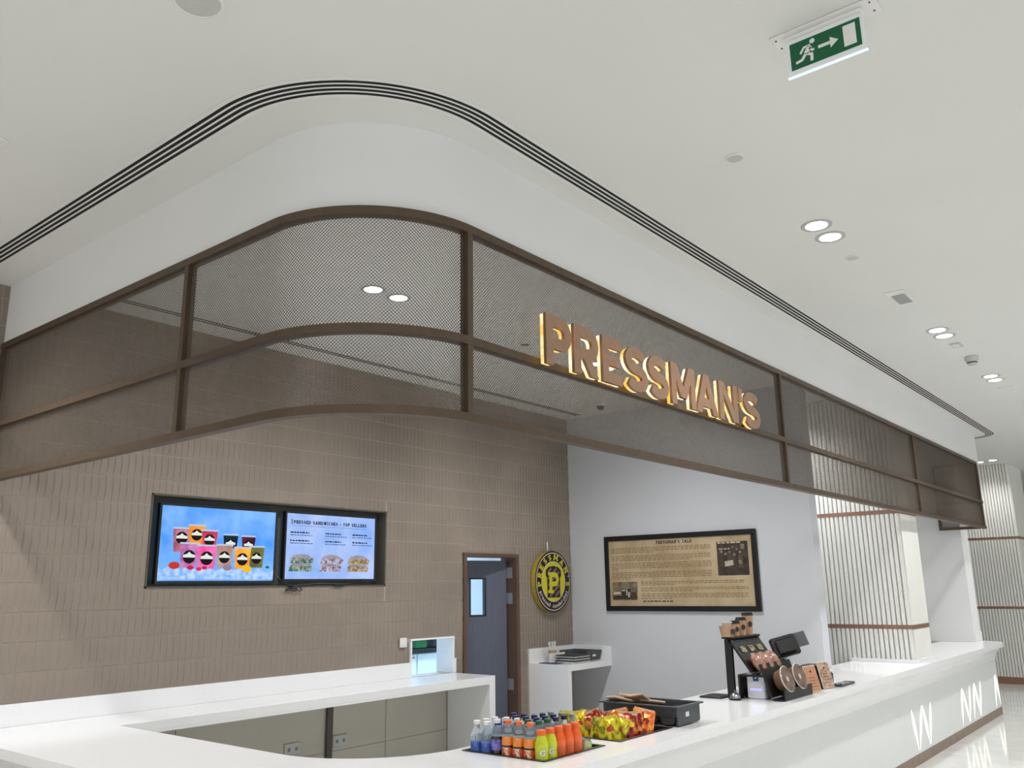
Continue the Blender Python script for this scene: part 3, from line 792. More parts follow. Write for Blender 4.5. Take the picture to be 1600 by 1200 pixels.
# further unseen ceiling lamps, plus fill added behind side wall and far left
for x, y in ((1.2, 0.6), (8.7, 3.5), (1.2, 7.6), (11.6, 1.44), (13.8, 1.44), (10.6, 4.0), (-1.5, 4.6), (-1.5, 1.5), (4.5, -1.3), (7.1, -1.3), (9.9, -1.3), (12.6, -1.3), (1.5, -1.5), (18.5, 0.5), (15.5, -1.3), (2.5, -4.2), (6.5, -4.2), (10.5, -4.2), (-2, -3), (-4, 3), (-4, 7)):
    spot(x, y, LAMP_W * 2)
spot(1.17, 4.95, LAMP_W * 2.8)
def ceiling_disc(x, y, r, label, name='ceiling_sensor', cat='sensor', m=M_PLATE, h=0.010):
    t = thing(name, label, cat, (x, y, ZC))
    MB().lathe([(r, -0.001), (r, -h*0.5), (r*0.93, -h*0.8), (r*0.90, -h*0.8), (r*0.88, -h*0.6)], 28, (x, y, ZC)).build('rim', M_PLATE, t, smooth=40)
    MB().lathe([(r*0.875, -0.001), (r*0.875, -h*0.6), (r*0.3, -h*0.75)], 28, (x, y, ZC)).build('cover', m, t, smooth=40)
    return t
M_GRILLE = mat('speaker_grille', (196, 197, 194), 0.7, var=0.05, scale=200)
M_COVER = mat('grey_cover', (196, 197, 196), 0.6, var=0.02)
ceiling_disc(1.27, 2.36, 0.085, 'grey round ceiling speaker cut by the top edge of the photo', 'ceiling_speaker', 'speaker', M_GRILLE)
ceiling_disc(1.205, 3.84, 0.04, 'small white disc in the ceiling at the left edge of the photo', m=M_CEIL)
ceiling_disc(3.46, 1.451, 0.042, 'small round sprinkler cover plate below the exit sign', 'sprinkler_cover', 'sprinkler', M_COVER)
ceiling_disc(5.095, 1.444, 0.042, 'small round sprinkler cover plate beside the nearest downlights', 'sprinkler_cover', 'sprinkler', M_COVER)
ceiling_disc(9.83, 1.415, 0.085, 'flat white ceiling speaker beyond the third downlight pair', 'ceiling_speaker', 'speaker', M_CEIL)
ceiling_disc(10.75, 1.38, 0.045, 'small round sprinkler cover plate at the right edge of the photo', 'sprinkler_cover', 'sprinkler', M_COVER)
ceiling_disc(5.204, 4.076, 0.045, 'small round sensor in the stall ceiling left of the letter P', m=M_GREY, h=0.03)
ceiling_disc(3.22, 4.03, 0.05, 'flat white speaker disc in the stall ceiling behind the curved mesh', 'ceiling_speaker', 'speaker', M_CEIL)
t = thing('emergency_light', 'square recessed emergency light with grey lens in the mall ceiling', 'light', (6.09, 1.43, ZC))
mb = MB(); x0, x1, y0, y1 = 5.91, 6.26, 1.368, 1.497
mb.bevbox(x0, x1, y0, y1, ZC - 0.006, ZC - 0.001, 0.002); mb.build('frame', M_PLATE, t)
MB().bevbox(6.00, 6.22, 1.39, 1.477, ZC - 0.009, ZC - 0.006, 0.001).build('lens', mat('grey_lens', (158, 160, 160), 0.4, var=0.05, scale=60), t)
t = thing('ceiling_label_plate', 'small white rectangular plate in the ceiling before the smoke detector', 'plate', (7.69, 1.43, ZC))
MB().bevbox(7.61, 7.77, 1.39, 1.47, ZC - 0.006, ZC - 0.001, 0.002).build('plate', M_COVER, t)
MB().bevbox(7.64, 7.74, 1.405, 1.455, ZC - 0.009, ZC - 0.006, 0.001).build('raised_cover', M_PLATE, t)
t = thing('smoke_detector', 'round white smoke detector with dark vents in the mall ceiling', 'detector', (8.2, 1.42, ZC))
MB().lathe([(0.055, -0.001), (0.055, -0.02), (0.048, -0.045), (0.044, -0.05)], 24, (8.2, 1.42, ZC)).build('housing', M_COVER, t, smooth=40)
MB().lathe([(0.042, -0.050), (0.040, -0.062)], 24, (8.2, 1.42, ZC)).build('vents', M_GREY, t)
MB().lathe([(0.040, -0.0622), (0.034, -0.075), (0.01, -0.078)], 24, (8.2, 1.42, ZC)).build('cap', M_COVER, t, smooth=40)
t = thing('dome_camera', 'small dark dome camera under the stall ceiling below the letters', 'camera', (6.9, 4.45, ZC))
MB().lathe([(0.05, -0.001), (0.05, -0.02), (0.042, -0.03)], 20, (7.6, 4.93, ZC)).build('mount', M_PLATE, t, smooth=40)
MB().lathe([(0.04, -0.030), (0.038, -0.05), (0.026, -0.066), (0.004, -0.073)], 20, (7.6, 4.93, ZC)).build('dome', M_BLACK, t, smooth=40)

# exit sign
t = thing('exit_sign', 'green running man exit sign hanging from the mall ceiling', 'exit sign', (2.76, 0.79, ZC))
A = Vector((2.755, 0.945, 0)); B = Vector((2.755, 0.628, 0))
MB().bevbox(2.715, 2.815, 0.605, 0.972, ZC - 0.008, ZC - 0.001, 0.002).build('ceiling_plate', M_PLATE, t)
MB().bevbox(2.735, 2.775, 0.655, 0.925, ZC - 0.022, ZC - 0.0085, 0.002).build('lamp_housing', M_PLATE, t)
SY0, SY1, SX = 0.655, 0.925, 2.757       # the panel faces -x
def ex(u, v, w): return (SX - 0.0075 - w, SY1 - u, ZC - 0.155 + v)
M_ACR = mat('acrylic_edge', (238, 242, 245), 0.15, var=0.01)
MB().box(SX - 0.007, SX - 0.001, SY0, SY1, ZC - 0.165, ZC - 0.022).build('acrylic_panel', M_ACR, t)
MB().box(SX - 0.011, SX + 0.003, SY0 - 0.004, SY1 + 0.004, ZC - 0.168, ZC - 0.1655).build('bottom_edge', emat('edge_lit', (235, 245, 255), 0.55), t)
gp = MB().prism([(0.012, 0.012), (0.258, 0.012), (0.258, 0.118), (0.012, 0.118)], ex, 0.0, 0.001).build('green_panel', mat('exit_green', (3, 92, 56), 0.4, var=0.03), t)
mb = MB(); W0, W1_ = 0.0012, 0.0018
mb.prism(ell(0.093, 0.100, 0.0095, 0.0095, 0, 330, 11), ex, W0, W1_)
for pts, tk in (([(0.083, 0.084), (0.068, 0.060)], 0.017), ([(0.085, 0.088), (0.062, 0.086), (0.048, 0.066)], 0.008), ([(0.082, 0.078), (0.090, 0.064), (0.098, 0.066)], 0.008),
                ([(0.066, 0.058), (0.052, 0.040), (0.030, 0.036)], 0.010), ([(0.070, 0.058), (0.088, 0.050), (0.086, 0.024)], 0.010)):
    mb.stroke(pts, tk, ex, W0, W1_)
mb.build('running_figure', M_PLATE, gp)
mb = MB(); mb.prism([(0.112, 0.060), (0.155, 0.060), (0.155, 0.072), (0.112, 0.072)], ex, W0, W1_); mb.prism([(0.154, 0.045), (0.182, 0.066), (0.154, 0.087)], ex, W0, W1_); mb.build('arrow', M_PLATE, gp)
MB().prism([(0.200, 0.026), (0.242, 0.026), (0.242, 0.106), (0.200, 0.106)], ex, W0, W1_).build('door_symbol', M_PLATE, gp)
for y in (0.625, 0.955):
    MB().lathe([(0.004, -0.0085), (0.003, -0.0105)], 8, (2.79, y, ZC)).build('screw', M_DARKSTEEL, t)
    MB().lathe([(0.004, -0.0085), (0.003, -0.0105)], 8, (2.735, y, ZC)).build('screw', M_DARKSTEEL, t)


# ------------------------------------------------------------------ screens in the niche
def flat(poly, fn, w, m, name, parent): return MB().prism(poly, fn, w, w + 0.0003).build(name, m, parent)
def television(label, x0, x1, z0, z1):
    t = thing('menu_screen', label, 'television', ((x0+x1)/2, YT + 0.05, z0), 'menu screens in the wall niche')
    b = 0.016
    mb = MB()
    mb.box(x0, x1, YT + 0.036, YT + 0.075, z0, z0 + b + 0.004); mb.box(x0, x1, YT + 0.036, YT + 0.075, z1 - b, z1)
    mb.box(x0, x0 + b, YT + 0.036, YT + 0.075, z0 + b + 0.004, z1 - b); mb.box(x1 - b, x1, YT + 0.036, YT + 0.075, z0 + b + 0.004, z1 - b)
    mb.build('bezel', M_BLACK, t)
    MB().bevbox(x0 + 0.05, x1 - 0.05, YT + 0.076, YT + 0.118, z0 + 0.06, z1 - 0.06, 0.01).build('rear_housing', M_BLACK, t)
    return t, (x0 + b, x1 - b, z0 + b + 0.004, z1 - b)
EM = 0.52
t, (sx0, sx1, sz0, sz1) = television('left menu screen showing a row of colourful drink cups on blue', 3.142, 4.137, 1.766, 2.331)
SWd, SHt = sx1 - sx0, sz1 - sz0
def scr(u, v, w): return (sx0 + u*SWd, YT + 0.044 - w, sz0 + v*SHt)
pic = MB().box(sx0, sx1, YT + 0.0445, YT + 0.075, sz0, sz1).build('display', emat('screen_blue', (84, 158, 250), EM, (136, 190, 255), 5), t)
def q(x, y): return ((x - 150)/1370.0, 1 - (y - 180)/880.0)
ice = [(0.0, 0.0), (1.0, 0.0), (1.0, 0.16), (0.93, 0.12), (0.86, 0.17), (0.8, 0.14), (0.72, 0.19), (0.64, 0.15), (0.55, 0.18), (0.47, 0.14), (0.4, 0.20), (0.32, 0.15), (0.25, 0.19), (0.17, 0.16), (0.1, 0.2), (0.04, 0.15), (0.0, 0.17)]
mb = MB()
for i in range(2, len(ice) - 1):
    a, b = ice[i], ice[i+1]; mb.prism([(b[0], 0.02), (a[0], 0.02), a, b], scr, 0.0002, 0.0005)
mb.build('ice_picture', emat('ice', (128, 178, 248), EM, (196, 222, 255), 26), pic)
cups = [(290, 490, 435, 720, (206, 150, 168), (160, 70, 90)), (460, 650, 392, 620, (240, 130, 40), (250, 170, 60)), (610, 800, 450, 640, (225, 90, 120), (170, 40, 70)),
        (865, 1050, 490, 660, (30, 60, 70), (20, 40, 50)), (1090, 1270, 500, 650, (110, 40, 60), (60, 30, 50)),
        (375, 590, 612, 905, (150, 60, 130), (215, 150, 205)), (570, 795, 632, 915, (235, 70, 150), (245, 130, 190)), (790, 990, 618, 895, (200, 168, 158), (170, 130, 120)),
        (1190, 1385, 628, 895, (96, 98, 58), (130, 130, 70)), (1005, 1215, 645, 912, (250, 150, 50), (252, 200, 80))]
M_BADGE = emat('badge_dark', (36, 28, 32), EM); M_BADGEW = emat('badge_white', (225, 235, 225), EM)
for k, (xa, xb, ya, yb, c1, c2) in enumerate(cups):
    w = 0.0006 + k*0.0008; dx = (xb - xa)*0.09
    c = flat([q(xa + dx, yb), q(xb - dx, yb), q(xb, ya), q(xa, ya)], scr, w, emat('cup%d' % k, c1, EM, c2, 9), 'cup_picture', pic)
    flat([q(xa - 4, ya + 14), q(xb + 4, ya + 14), q(xb + 2, ya - 6), q(xa - 2, ya - 6)], scr, w + 0.0002, emat('cup_rim', (190, 200, 225), EM), 'rim_picture', c)
    cx, cy = (xa + xb)/2, ya + (yb - ya)*0.56; r = (xb - xa)*0.33
    if k < 5: cy = ya + 120
    p = [q(cx + r*math.cos(a*PI/10), cy - r*1.12*math.sin(a*PI/10)) for a in range(20)]
    flat(p, scr, w + 0.0003, M_BADGE, 'badge_picture', c)
    flat([q(cx - r*0.95, cy + r*0.12), q(cx + r*0.95, cy + r*0.12), q(cx + r*0.95, cy - r*0.28), q(cx + r*0.3, cy - r*0.5), q(cx, cy - r*0.85), q(cx - r*0.4, cy - r*0.45), q(cx - r*0.95, cy - r*0.3)], scr, w + 0.0005, M_BADGEW, 'badge_mark', c)
for k, (cx, cy, r, c) in enumerate(((320, 880, 62, (200, 60, 40)), (500, 905, 38, (200, 40, 80)), (598, 920, 32, (225, 50, 70)), (660, 905, 30, (190, 40, 70)), (930, 900, 55, (150, 130, 150)), (1170, 915, 60, (240, 190, 40)), (1430, 890, 24, (20, 110, 80)))):
    flat([q(cx + r*math.cos(a*PI/6), cy - r*0.7*math.sin(a*PI/6)) for a in range(12)], scr, 0.0095 + k*0.0004, emat('fruit%d' % k, c, EM), 'fruit_picture', pic)
# sandwich menu
t, (sx0, sx1, sz0, sz1) = television('right menu screen listing pressed sandwiches above three sandwich pictures', 4.211, 5.187, 1.779, 2.336)
SWd, SHt = sx1 - sx0, sz1 - sz0
pic = MB().box(sx0, sx1, YT + 0.0445, YT + 0.075, sz0, sz1).build('display', emat('screen_pale', (142, 180, 246), EM, (184, 204, 250), 4), t)
INK = emat('ink', (24, 22, 44), EM); INK2 = emat('ink_soft', (84, 100, 160), EM)
mb = MB(); draw_text(mb, 'PRESSED SANDWICHES - TOP SELLERS', scr, 0.075, 0.845, 0.82, 0.052, 0.24, 0.12, 0.0003, 0.0007, 0.2); mb.build('title_print', INK, pic)
flat([(0.052, 0.835), (0.06, 0.835), (0.06, 0.915), (0.052, 0.915)], scr, 0.0003, INK, 'title_bar_print', pic)
flat([(0.055, 0.812), (0.90, 0.812), (0.90, 0.817), (0.055, 0.817)], scr, 0.0003, INK2, 'rule_print', pic)
def text_lines(lines, fn, m, name, parent, w=0.0003, seed=1):
    rnd = random.Random(seed); mb = MB()
    for u0, u1, v, h in lines:
        u = u0
        while u < u1:
            L = rnd.uniform(0.012, 0.035) * (1.0 if h > 0.01 else 0.8); e = min(u + L, u1)
            mb.prism([(u, v), (e, v), (e, v + h*rnd.uniform(0.7, 1.0)), (u, v + h*rnd.uniform(0.8, 1.0))], fn, w, w + 0.0003)
            u = e + rnd.uniform(0.004, 0.009)
    o = mb.build(name, m, parent); o['kind'] = 'stuff'; return o
for k, (u, v) in enumerate(((0.045, 0.70), (0.42, 0.70), (0.73, 0.70), (0.045, 0.575), (0.42, 0.575), (0.73, 0.575))):
    text_lines([(u, u + 0.18 + 0.02*(k % 3 == 0), v, 0.022)], scr, INK, 'dish_name_print', pic, seed=k)
    text_lines([(u, u + 0.24, v - 0.038, 0.016)], scr, INK2, 'dish_price_print', pic, seed=k + 20)
for k, (u, c1, c2) in enumerate(((0.165, (66, 104, 92), (160, 172, 160)), (0.49, (112, 96, 120), (196, 190, 206)), (0.80, (126, 112, 70), (190, 168, 140)))):
    m1 = emat('filling%d' % k, c1, EM, c2, 38, 0.4, 0.6); m2 = emat('bread%d' % k, (140, 128, 138), EM, (176, 164, 170), 10)
    for dv, du in ((0.115, 0.0), (0.235, 0.012)):
        a = u + du
        f = flat([(a-0.125, dv), (a+0.115, dv), (a+0.13, dv+0.06), (a+0.115, dv+0.085), (a-0.115, dv+0.085)], scr, 0.0003, m1, 'sandwich_picture', pic)
        flat([(a-0.115, dv+0.08), (a+0.118, dv+0.08), (a+0.06, dv+0.135), (a-0.02, dv+0.145), (a-0.09, dv+0.125)] if du else [(a-0.115, dv+0.08), (a+0.118, dv+0.08), (a+0.10, dv+0.115), (a-0.09, dv+0.118)], scr, 0.0007, m2, 'bread_picture', f)
# cables below the right screen
mb = MB(); mb.tube([(4.14, YT + 0.06, 1.85), (4.17, YT + 0.01, 1.79), (4.24, YT - 0.012, 1.745), (4.33, YT - 0.018, 1.752), (4.55, YT - 0.012, 1.762), (4.80, YT - 0.012, 1.756), (5.0, YT + 0.0, 1.775), (5.06, YT + 0.05, 1.80)], 0.006, 6)
c = mb.build('power_cable', M_BLACK, None, smooth=True); tag(c, 'black cable sagging out of the niche below the right menu screen', 'cable'); ORIG['power_cable'] = Vector((0,0,0))
mb = MB(); mb.tube([(4.22 + 0.045*math.cos(a*0.9) + 0.006*a, YT - 0.02 - 0.006*(a % 3), 1.722 + 0.018*math.sin(a*1.3)) for a in range(16)], 0.005, 6); mb.build('cable_coil', M_BLACK, c, smooth=True)
MB().bevbox(4.68, 4.79, YT - 0.024, YT - 0.012, 1.735, 1.758, 0.004).build('adapter', M_BLACK, c)

# ------------------------------------------------------------------ round wall logo
LX, LZ_, LR = 7.668, 1.768, 0.326
logo = thing('round_wall_logo', "round yellow and black PRESSMAN'S pressed sandwiches sign on the tiled wall", 'sign', (LX, YT - 0.07, LZ_))
RY = Matrix.Translation((LX, YT - 0.012, LZ_)) @ Matrix.Rotation(PI/2, 4, 'X')
M_YEL = mat('logo_yellow', (206, 196, 40), 0.5, var=0.03); M_LBLK = mat('logo_black', (30, 20, 20), 0.5, var=0.05); M_LGR = mat('logo_grey', (198, 190, 184), 0.5, var=0.03)
MB().lathe([(LR, 0.0), (LR, 0.055)], 56, M=RY).build('edge', mat('logo_edge_gold', (172, 150, 52), 0.4, var=0.06), logo, smooth=40)
yl0 = YT - 0.012 - 0.0552
def lg(u, v, w): return (LX + u, yl0 - w, LZ_ + v)
def disc(r, w, m, name, par): return MB().prism([(r*math.cos(a*PI/28), r*math.sin(a*PI/28)) for a in range(56)], lg, w, w + 0.0006).build(name, m, par)
f = disc(LR, 0.0, M_LBLK, 'face', logo)
disc(LR*0.95, 0.0008, M_LGR, 'ring', f); disc(LR*0.915, 0.0016, M_LBLK, 'band', f)
disc(LR*0.665, 0.0024, M_LGR, 'inner_ring', f); disc(LR*0.635, 0.0032, M_YEL, 'centre', f)
b = LR
bread = [(-0.36*b, -0.52*b), (0.36*b, -0.52*b), (0.36*b, 0.10*b), (0.43*b, 0.20*b), (0.42*b, 0.36*b), (0.28*b, 0.47*b), (0, 0.51*b), (-0.28*b, 0.47*b), (-0.42*b, 0.36*b), (-0.43*b, 0.20*b), (-0.36*b, 0.10*b)]
MB().prism(bread, lg, 0.004, 0.0046).build('bread_mark', M_LBLK, f)
M_STR = mat('logo_stripe', (128, 100, 104), 0.5, var=0.03)
for k in range(-3, 5):
    y = k*0.21*b - 0.1*b; pts = []
    x0, x1 = -0.33*b, 0.33*b
    p0 = [(x0, y - 0.25*b), (x1, y + 0.22*b)]
    lo, hi = -0.49*b, 0.44*b
    sl = 0.47*b/(x1 - x0)
    def clip(y_at):
        a, c = x0, x1
        ya, yc = y_at(a), y_at(c)
        if ya < lo: a = x0 + (lo - ya)/sl
        if yc > hi: c = x1 - (yc - hi)/sl
        return a, c
    a, c = clip(lambda x: y - 0.25*b + sl*(x - x0))
    if c - a > 0.08*b:
        ya = y - 0.25*b + sl*(a - x0); yc = y - 0.25*b + sl*(c - x0)
        MB().stroke([(a + 0.02*b, ya + 0.014*b), (c - 0.02*b, yc - 0.014*b)], 0.085*b, lg, 0.005, 0.0054).build('stripe', M_STR, f)
mb = MB(); draw_glyph(mb, 'P', 0.84, 0.235, lambda u, v, w: lg(-0.24*b + u*0.62*b, -0.38*b + v*0.68*b, w), 0.006, 0.0068, 0.15); mb.build('letter_p', M_YEL, f)
txt = "PRESSMAN'S"; ws = [GW.get(c, 0.72) + 0.30 for c in txt]; tot = sum(ws); acc = 0
A0, A1 = 196, -16
for c, w in zip(txt, ws):
    ang = math.radians(A0 + (A1 - A0)*(acc + w/2)/tot); acc += w
    hh = 0.19*b; gw = GW.get(c, 0.72); sc = hh*1.08
    ca, sa = math.cos(ang), math.sin(ang); r0 = 0.70*b
    def gf(u, v, d, ca=ca, sa=sa, gw=gw): 
        x = (u - gw/2)*sc; rr = r0 + v*hh
        return lg(ca*rr + sa*x, sa*rr - ca*x, d)
    mb = MB(); draw_glyph(mb, c, gw, 0.215, gf, 0.004, 0.0048, 0.13); mb.build('ring_letter', M_YEL, f)
def font_mesh(ch, size, bold=0.0):
    cu = bpy.data.curves.new('glyph', 'FONT'); cu.body = ch; cu.size = size; cu.offset = bold; cu.align_x = 'CENTER'; cu.extrude = 0.0003; cu.resolution_u = 3
    ob = bpy.data.objects.new('glyph', cu); COL.objects.link(ob)
    dg = bpy.context.evaluated_depsgraph_get(); me = bpy.data.meshes.new_from_object(ob.evaluated_get(dg))
    bpy.data.objects.remove(ob); bpy.data.curves.remove(cu); return me
txt = 'pressed sandwiches'; cache = {}
for k, c in enumerate(txt):
    if c == ' ': continue
    ang = math.radians(202 + (338 - 202)*(k + 0.5)/len(txt))
    if c not in cache: cache[c] = font_mesh(c, 0.19*b, 0.002); cache[c].materials.append(M_LGR)
    o = bpy.data.objects.new('ring_letter', cache[c]); COL.objects.link(o); o.parent = f
    r = 0.85*b; o.location = Vector(lg(math.cos(ang)*r, math.sin(ang)*r, 0.0045)) - ORIG[f.name]
    o.rotation_euler = (PI/2, -(ang + PI/2), 0)
tag(MB().bevbox(LX - 0.03, LX - 0.015, YT - 0.02, YT - 0.008, LZ_ + LR + 0.005, LZ_ + LR + 0.10, 0.002).build('sign_cable', M_PLATE), 'short white cable end above the round wall logo', 'cable')

# ------------------------------------------------------------------ framed poster on the white wall
P0, P1, PB, PT = 5.262, 3.495, 1.448, 2.240
poster = thing('framed_poster', "wide black framed PRESSMAN'S TALE parchment poster on the white wall", 'poster', (XW, (P0+P1)/2, PB))
fw = 0.052; xf0, xf1 = XW - 0.034, XW - 0.0005
for a in ((P1, P0, PB, PB + fw), (P1, P0, PT - fw, PT), (P1, P1 + fw, PB + fw, PT - fw), (P0 - fw, P0, PB + fw, PT - fw)):
    MB().bevbox(xf0, xf1, a[0], a[1], a[2], a[3], 0.004).build('frame_bar', M_BLACK, poster)
sheet = MB().box(XW - 0.018, XW - 0.006, P1 + fw - 0.002, P0 - fw + 0.002, PB + fw - 0.002, PT - fw + 0.002).build('parchment', mat('parchment', (166, 144, 110), 0.5, rgb2=(200, 182, 150), scale=3.2, lo=0.3, hi=0.7), poster)
PWd, PHt = P0 - P1 - 2*fw, PT - PB - 2*fw
def ps(u, v, w): return (XW - 0.0182 - w, P0 - fw - u*PWd, PB + fw + v*PHt)
M_INK = mat('brown_ink', (40, 28, 20), 0.7, var=0.1); M_INK2 = mat('faded_ink', (128, 98, 66), 0.7, var=0.1)
mb = MB(); draw_text(mb, "PRESSMAN'S TALE", ps, 0.36, 0.925, 0.25, 0.048, 0.22, 0.12, 0.0003, 0.0006, 0.2); mb.build('title_print', M_INK, sheet)
lines = []
for v0, n, u0, u1, last in ((0.875, 4, 0.02, 0.735, 0.32), (0.755, 4, 0.02, 0.735, 0.58), (0.64, 5, 0.02, 0.735, 0.05), (0.50, 5, 0.02, 0.735, 0.14), (0.355, 3, 0.235, 0.94, 0.24), (0.265, 3, 0.235, 0.96, 0.36), (0.175, 4, 0.235, 0.96, 0.22)):
    for k in range(n): lines.append((u0, u1 if k < n-1 else u0 + last, v0 - k*0.0235, 0.011))
text_lines(lines, ps, M_INK2, 'story_print', sheet, 0.0002, 5)
text_lines([(0.245, 0.46, 0.062, 0.020)], ps, M_INK, 'quote_print', sheet, 0.0002, 9)
M_PH = mat('old_photo_dark', (40, 34, 30), 0.6, rgb2=(74, 62, 52), scale=14); M_PH2 = mat('old_photo_light', (196, 186, 168), 0.6, var=0.2, scale=20); M_PH3 = mat('old_photo_mid', (110, 98, 84), 0.6, rgb2=(150, 136, 118), scale=30)
ph = flat([(0.775, 0.43), (0.975, 0.43), (0.975, 0.91), (0.775, 0.91)], ps, 0.0003, M_PH, 'photo_print', sheet)
for k, (u, v, r) in enumerate(((0.805, 0.77, 0.022), (0.832, 0.735, 0.022), (0.858, 0.76, 0.018), (0.888, 0.725, 0.022), (0.905, 0.80, 0.016), (0.925, 0.755, 0.02), (0.88, 0.83, 0.014))):
    flat([(u + r*0.42*math.cos(a*PI/6), v + r*math.sin(a*PI/6)) for a in range(12)], ps, 0.0030 + k*0.0003, M_PH3, 'figure_print', ph)
    flat([(u - 0.016, v - 0.22), (u + 0.016, v - 0.22), (u + 0.014, v - 0.03), (u - 0.014, v - 0.03)], ps, 0.0007 + k*0.0003, mat('old_coat%d' % (k % 3), ((70, 58, 48), (54, 46, 40), (88, 74, 60))[k % 3], 0.7, var=0.2, scale=30), 'figure_print', ph)
flat([(0.825, 0.555), (0.88, 0.575), (0.876, 0.645), (0.822, 0.63)], ps, 0.0054, M_PH2, 'newspaper_print', ph)
flat([(0.912, 0.59), (0.935, 0.58), (0.932, 0.64), (0.910, 0.645)], ps, 0.0054, M_PH3, 'newspaper_print', ph)
flat([(0.93, 0.80), (0.955, 0.80), (0.955, 0.87), (0.93, 0.87)], ps, 0.0058, M_PH3, 'window_print', ph)
text_lines([(0.785, 0.93, 0.885, 0.022), (0.79, 0.86, 0.80, 0.018)], ps, M_PH2, 'caption_print', ph, 0.0062, 3)
ph = flat([(0.018, 0.085), (0.205, 0.085), (0.21, 0.365), (0.02, 0.365)], ps, 0.0003, mat('old_street', (96, 84, 70), 0.6, rgb2=(148, 134, 112), scale=16), 'photo_print', sheet)
for kk, (pts, m) in enumerate((([(0.02, 0.10), (0.20, 0.10), (0.205, 0.15), (0.02, 0.16)], M_PH), ([(0.025, 0.175), (0.08, 0.185), (0.08, 0.21), (0.03, 0.215)], M_PH2), ([(0.085, 0.15), (0.15, 0.14), (0.155, 0.26), (0.09, 0.265)], M_PH),
               ([(0.09, 0.225), (0.115, 0.225), (0.115, 0.25), (0.092, 0.25)], M_PH2), ([(0.122, 0.16), (0.130, 0.16), (0.132, 0.255), (0.124, 0.255)], M_PH2), ([(0.135, 0.13), (0.148, 0.13), (0.15, 0.21), (0.137, 0.21)], M_PH2), ([(0.155, 0.13), (0.2, 0.13), (0.2, 0.2), (0.16, 0.22)], M_PH))):
    flat(pts, ps, 0.0007 + kk*0.0004, m, 'car_print', ph)

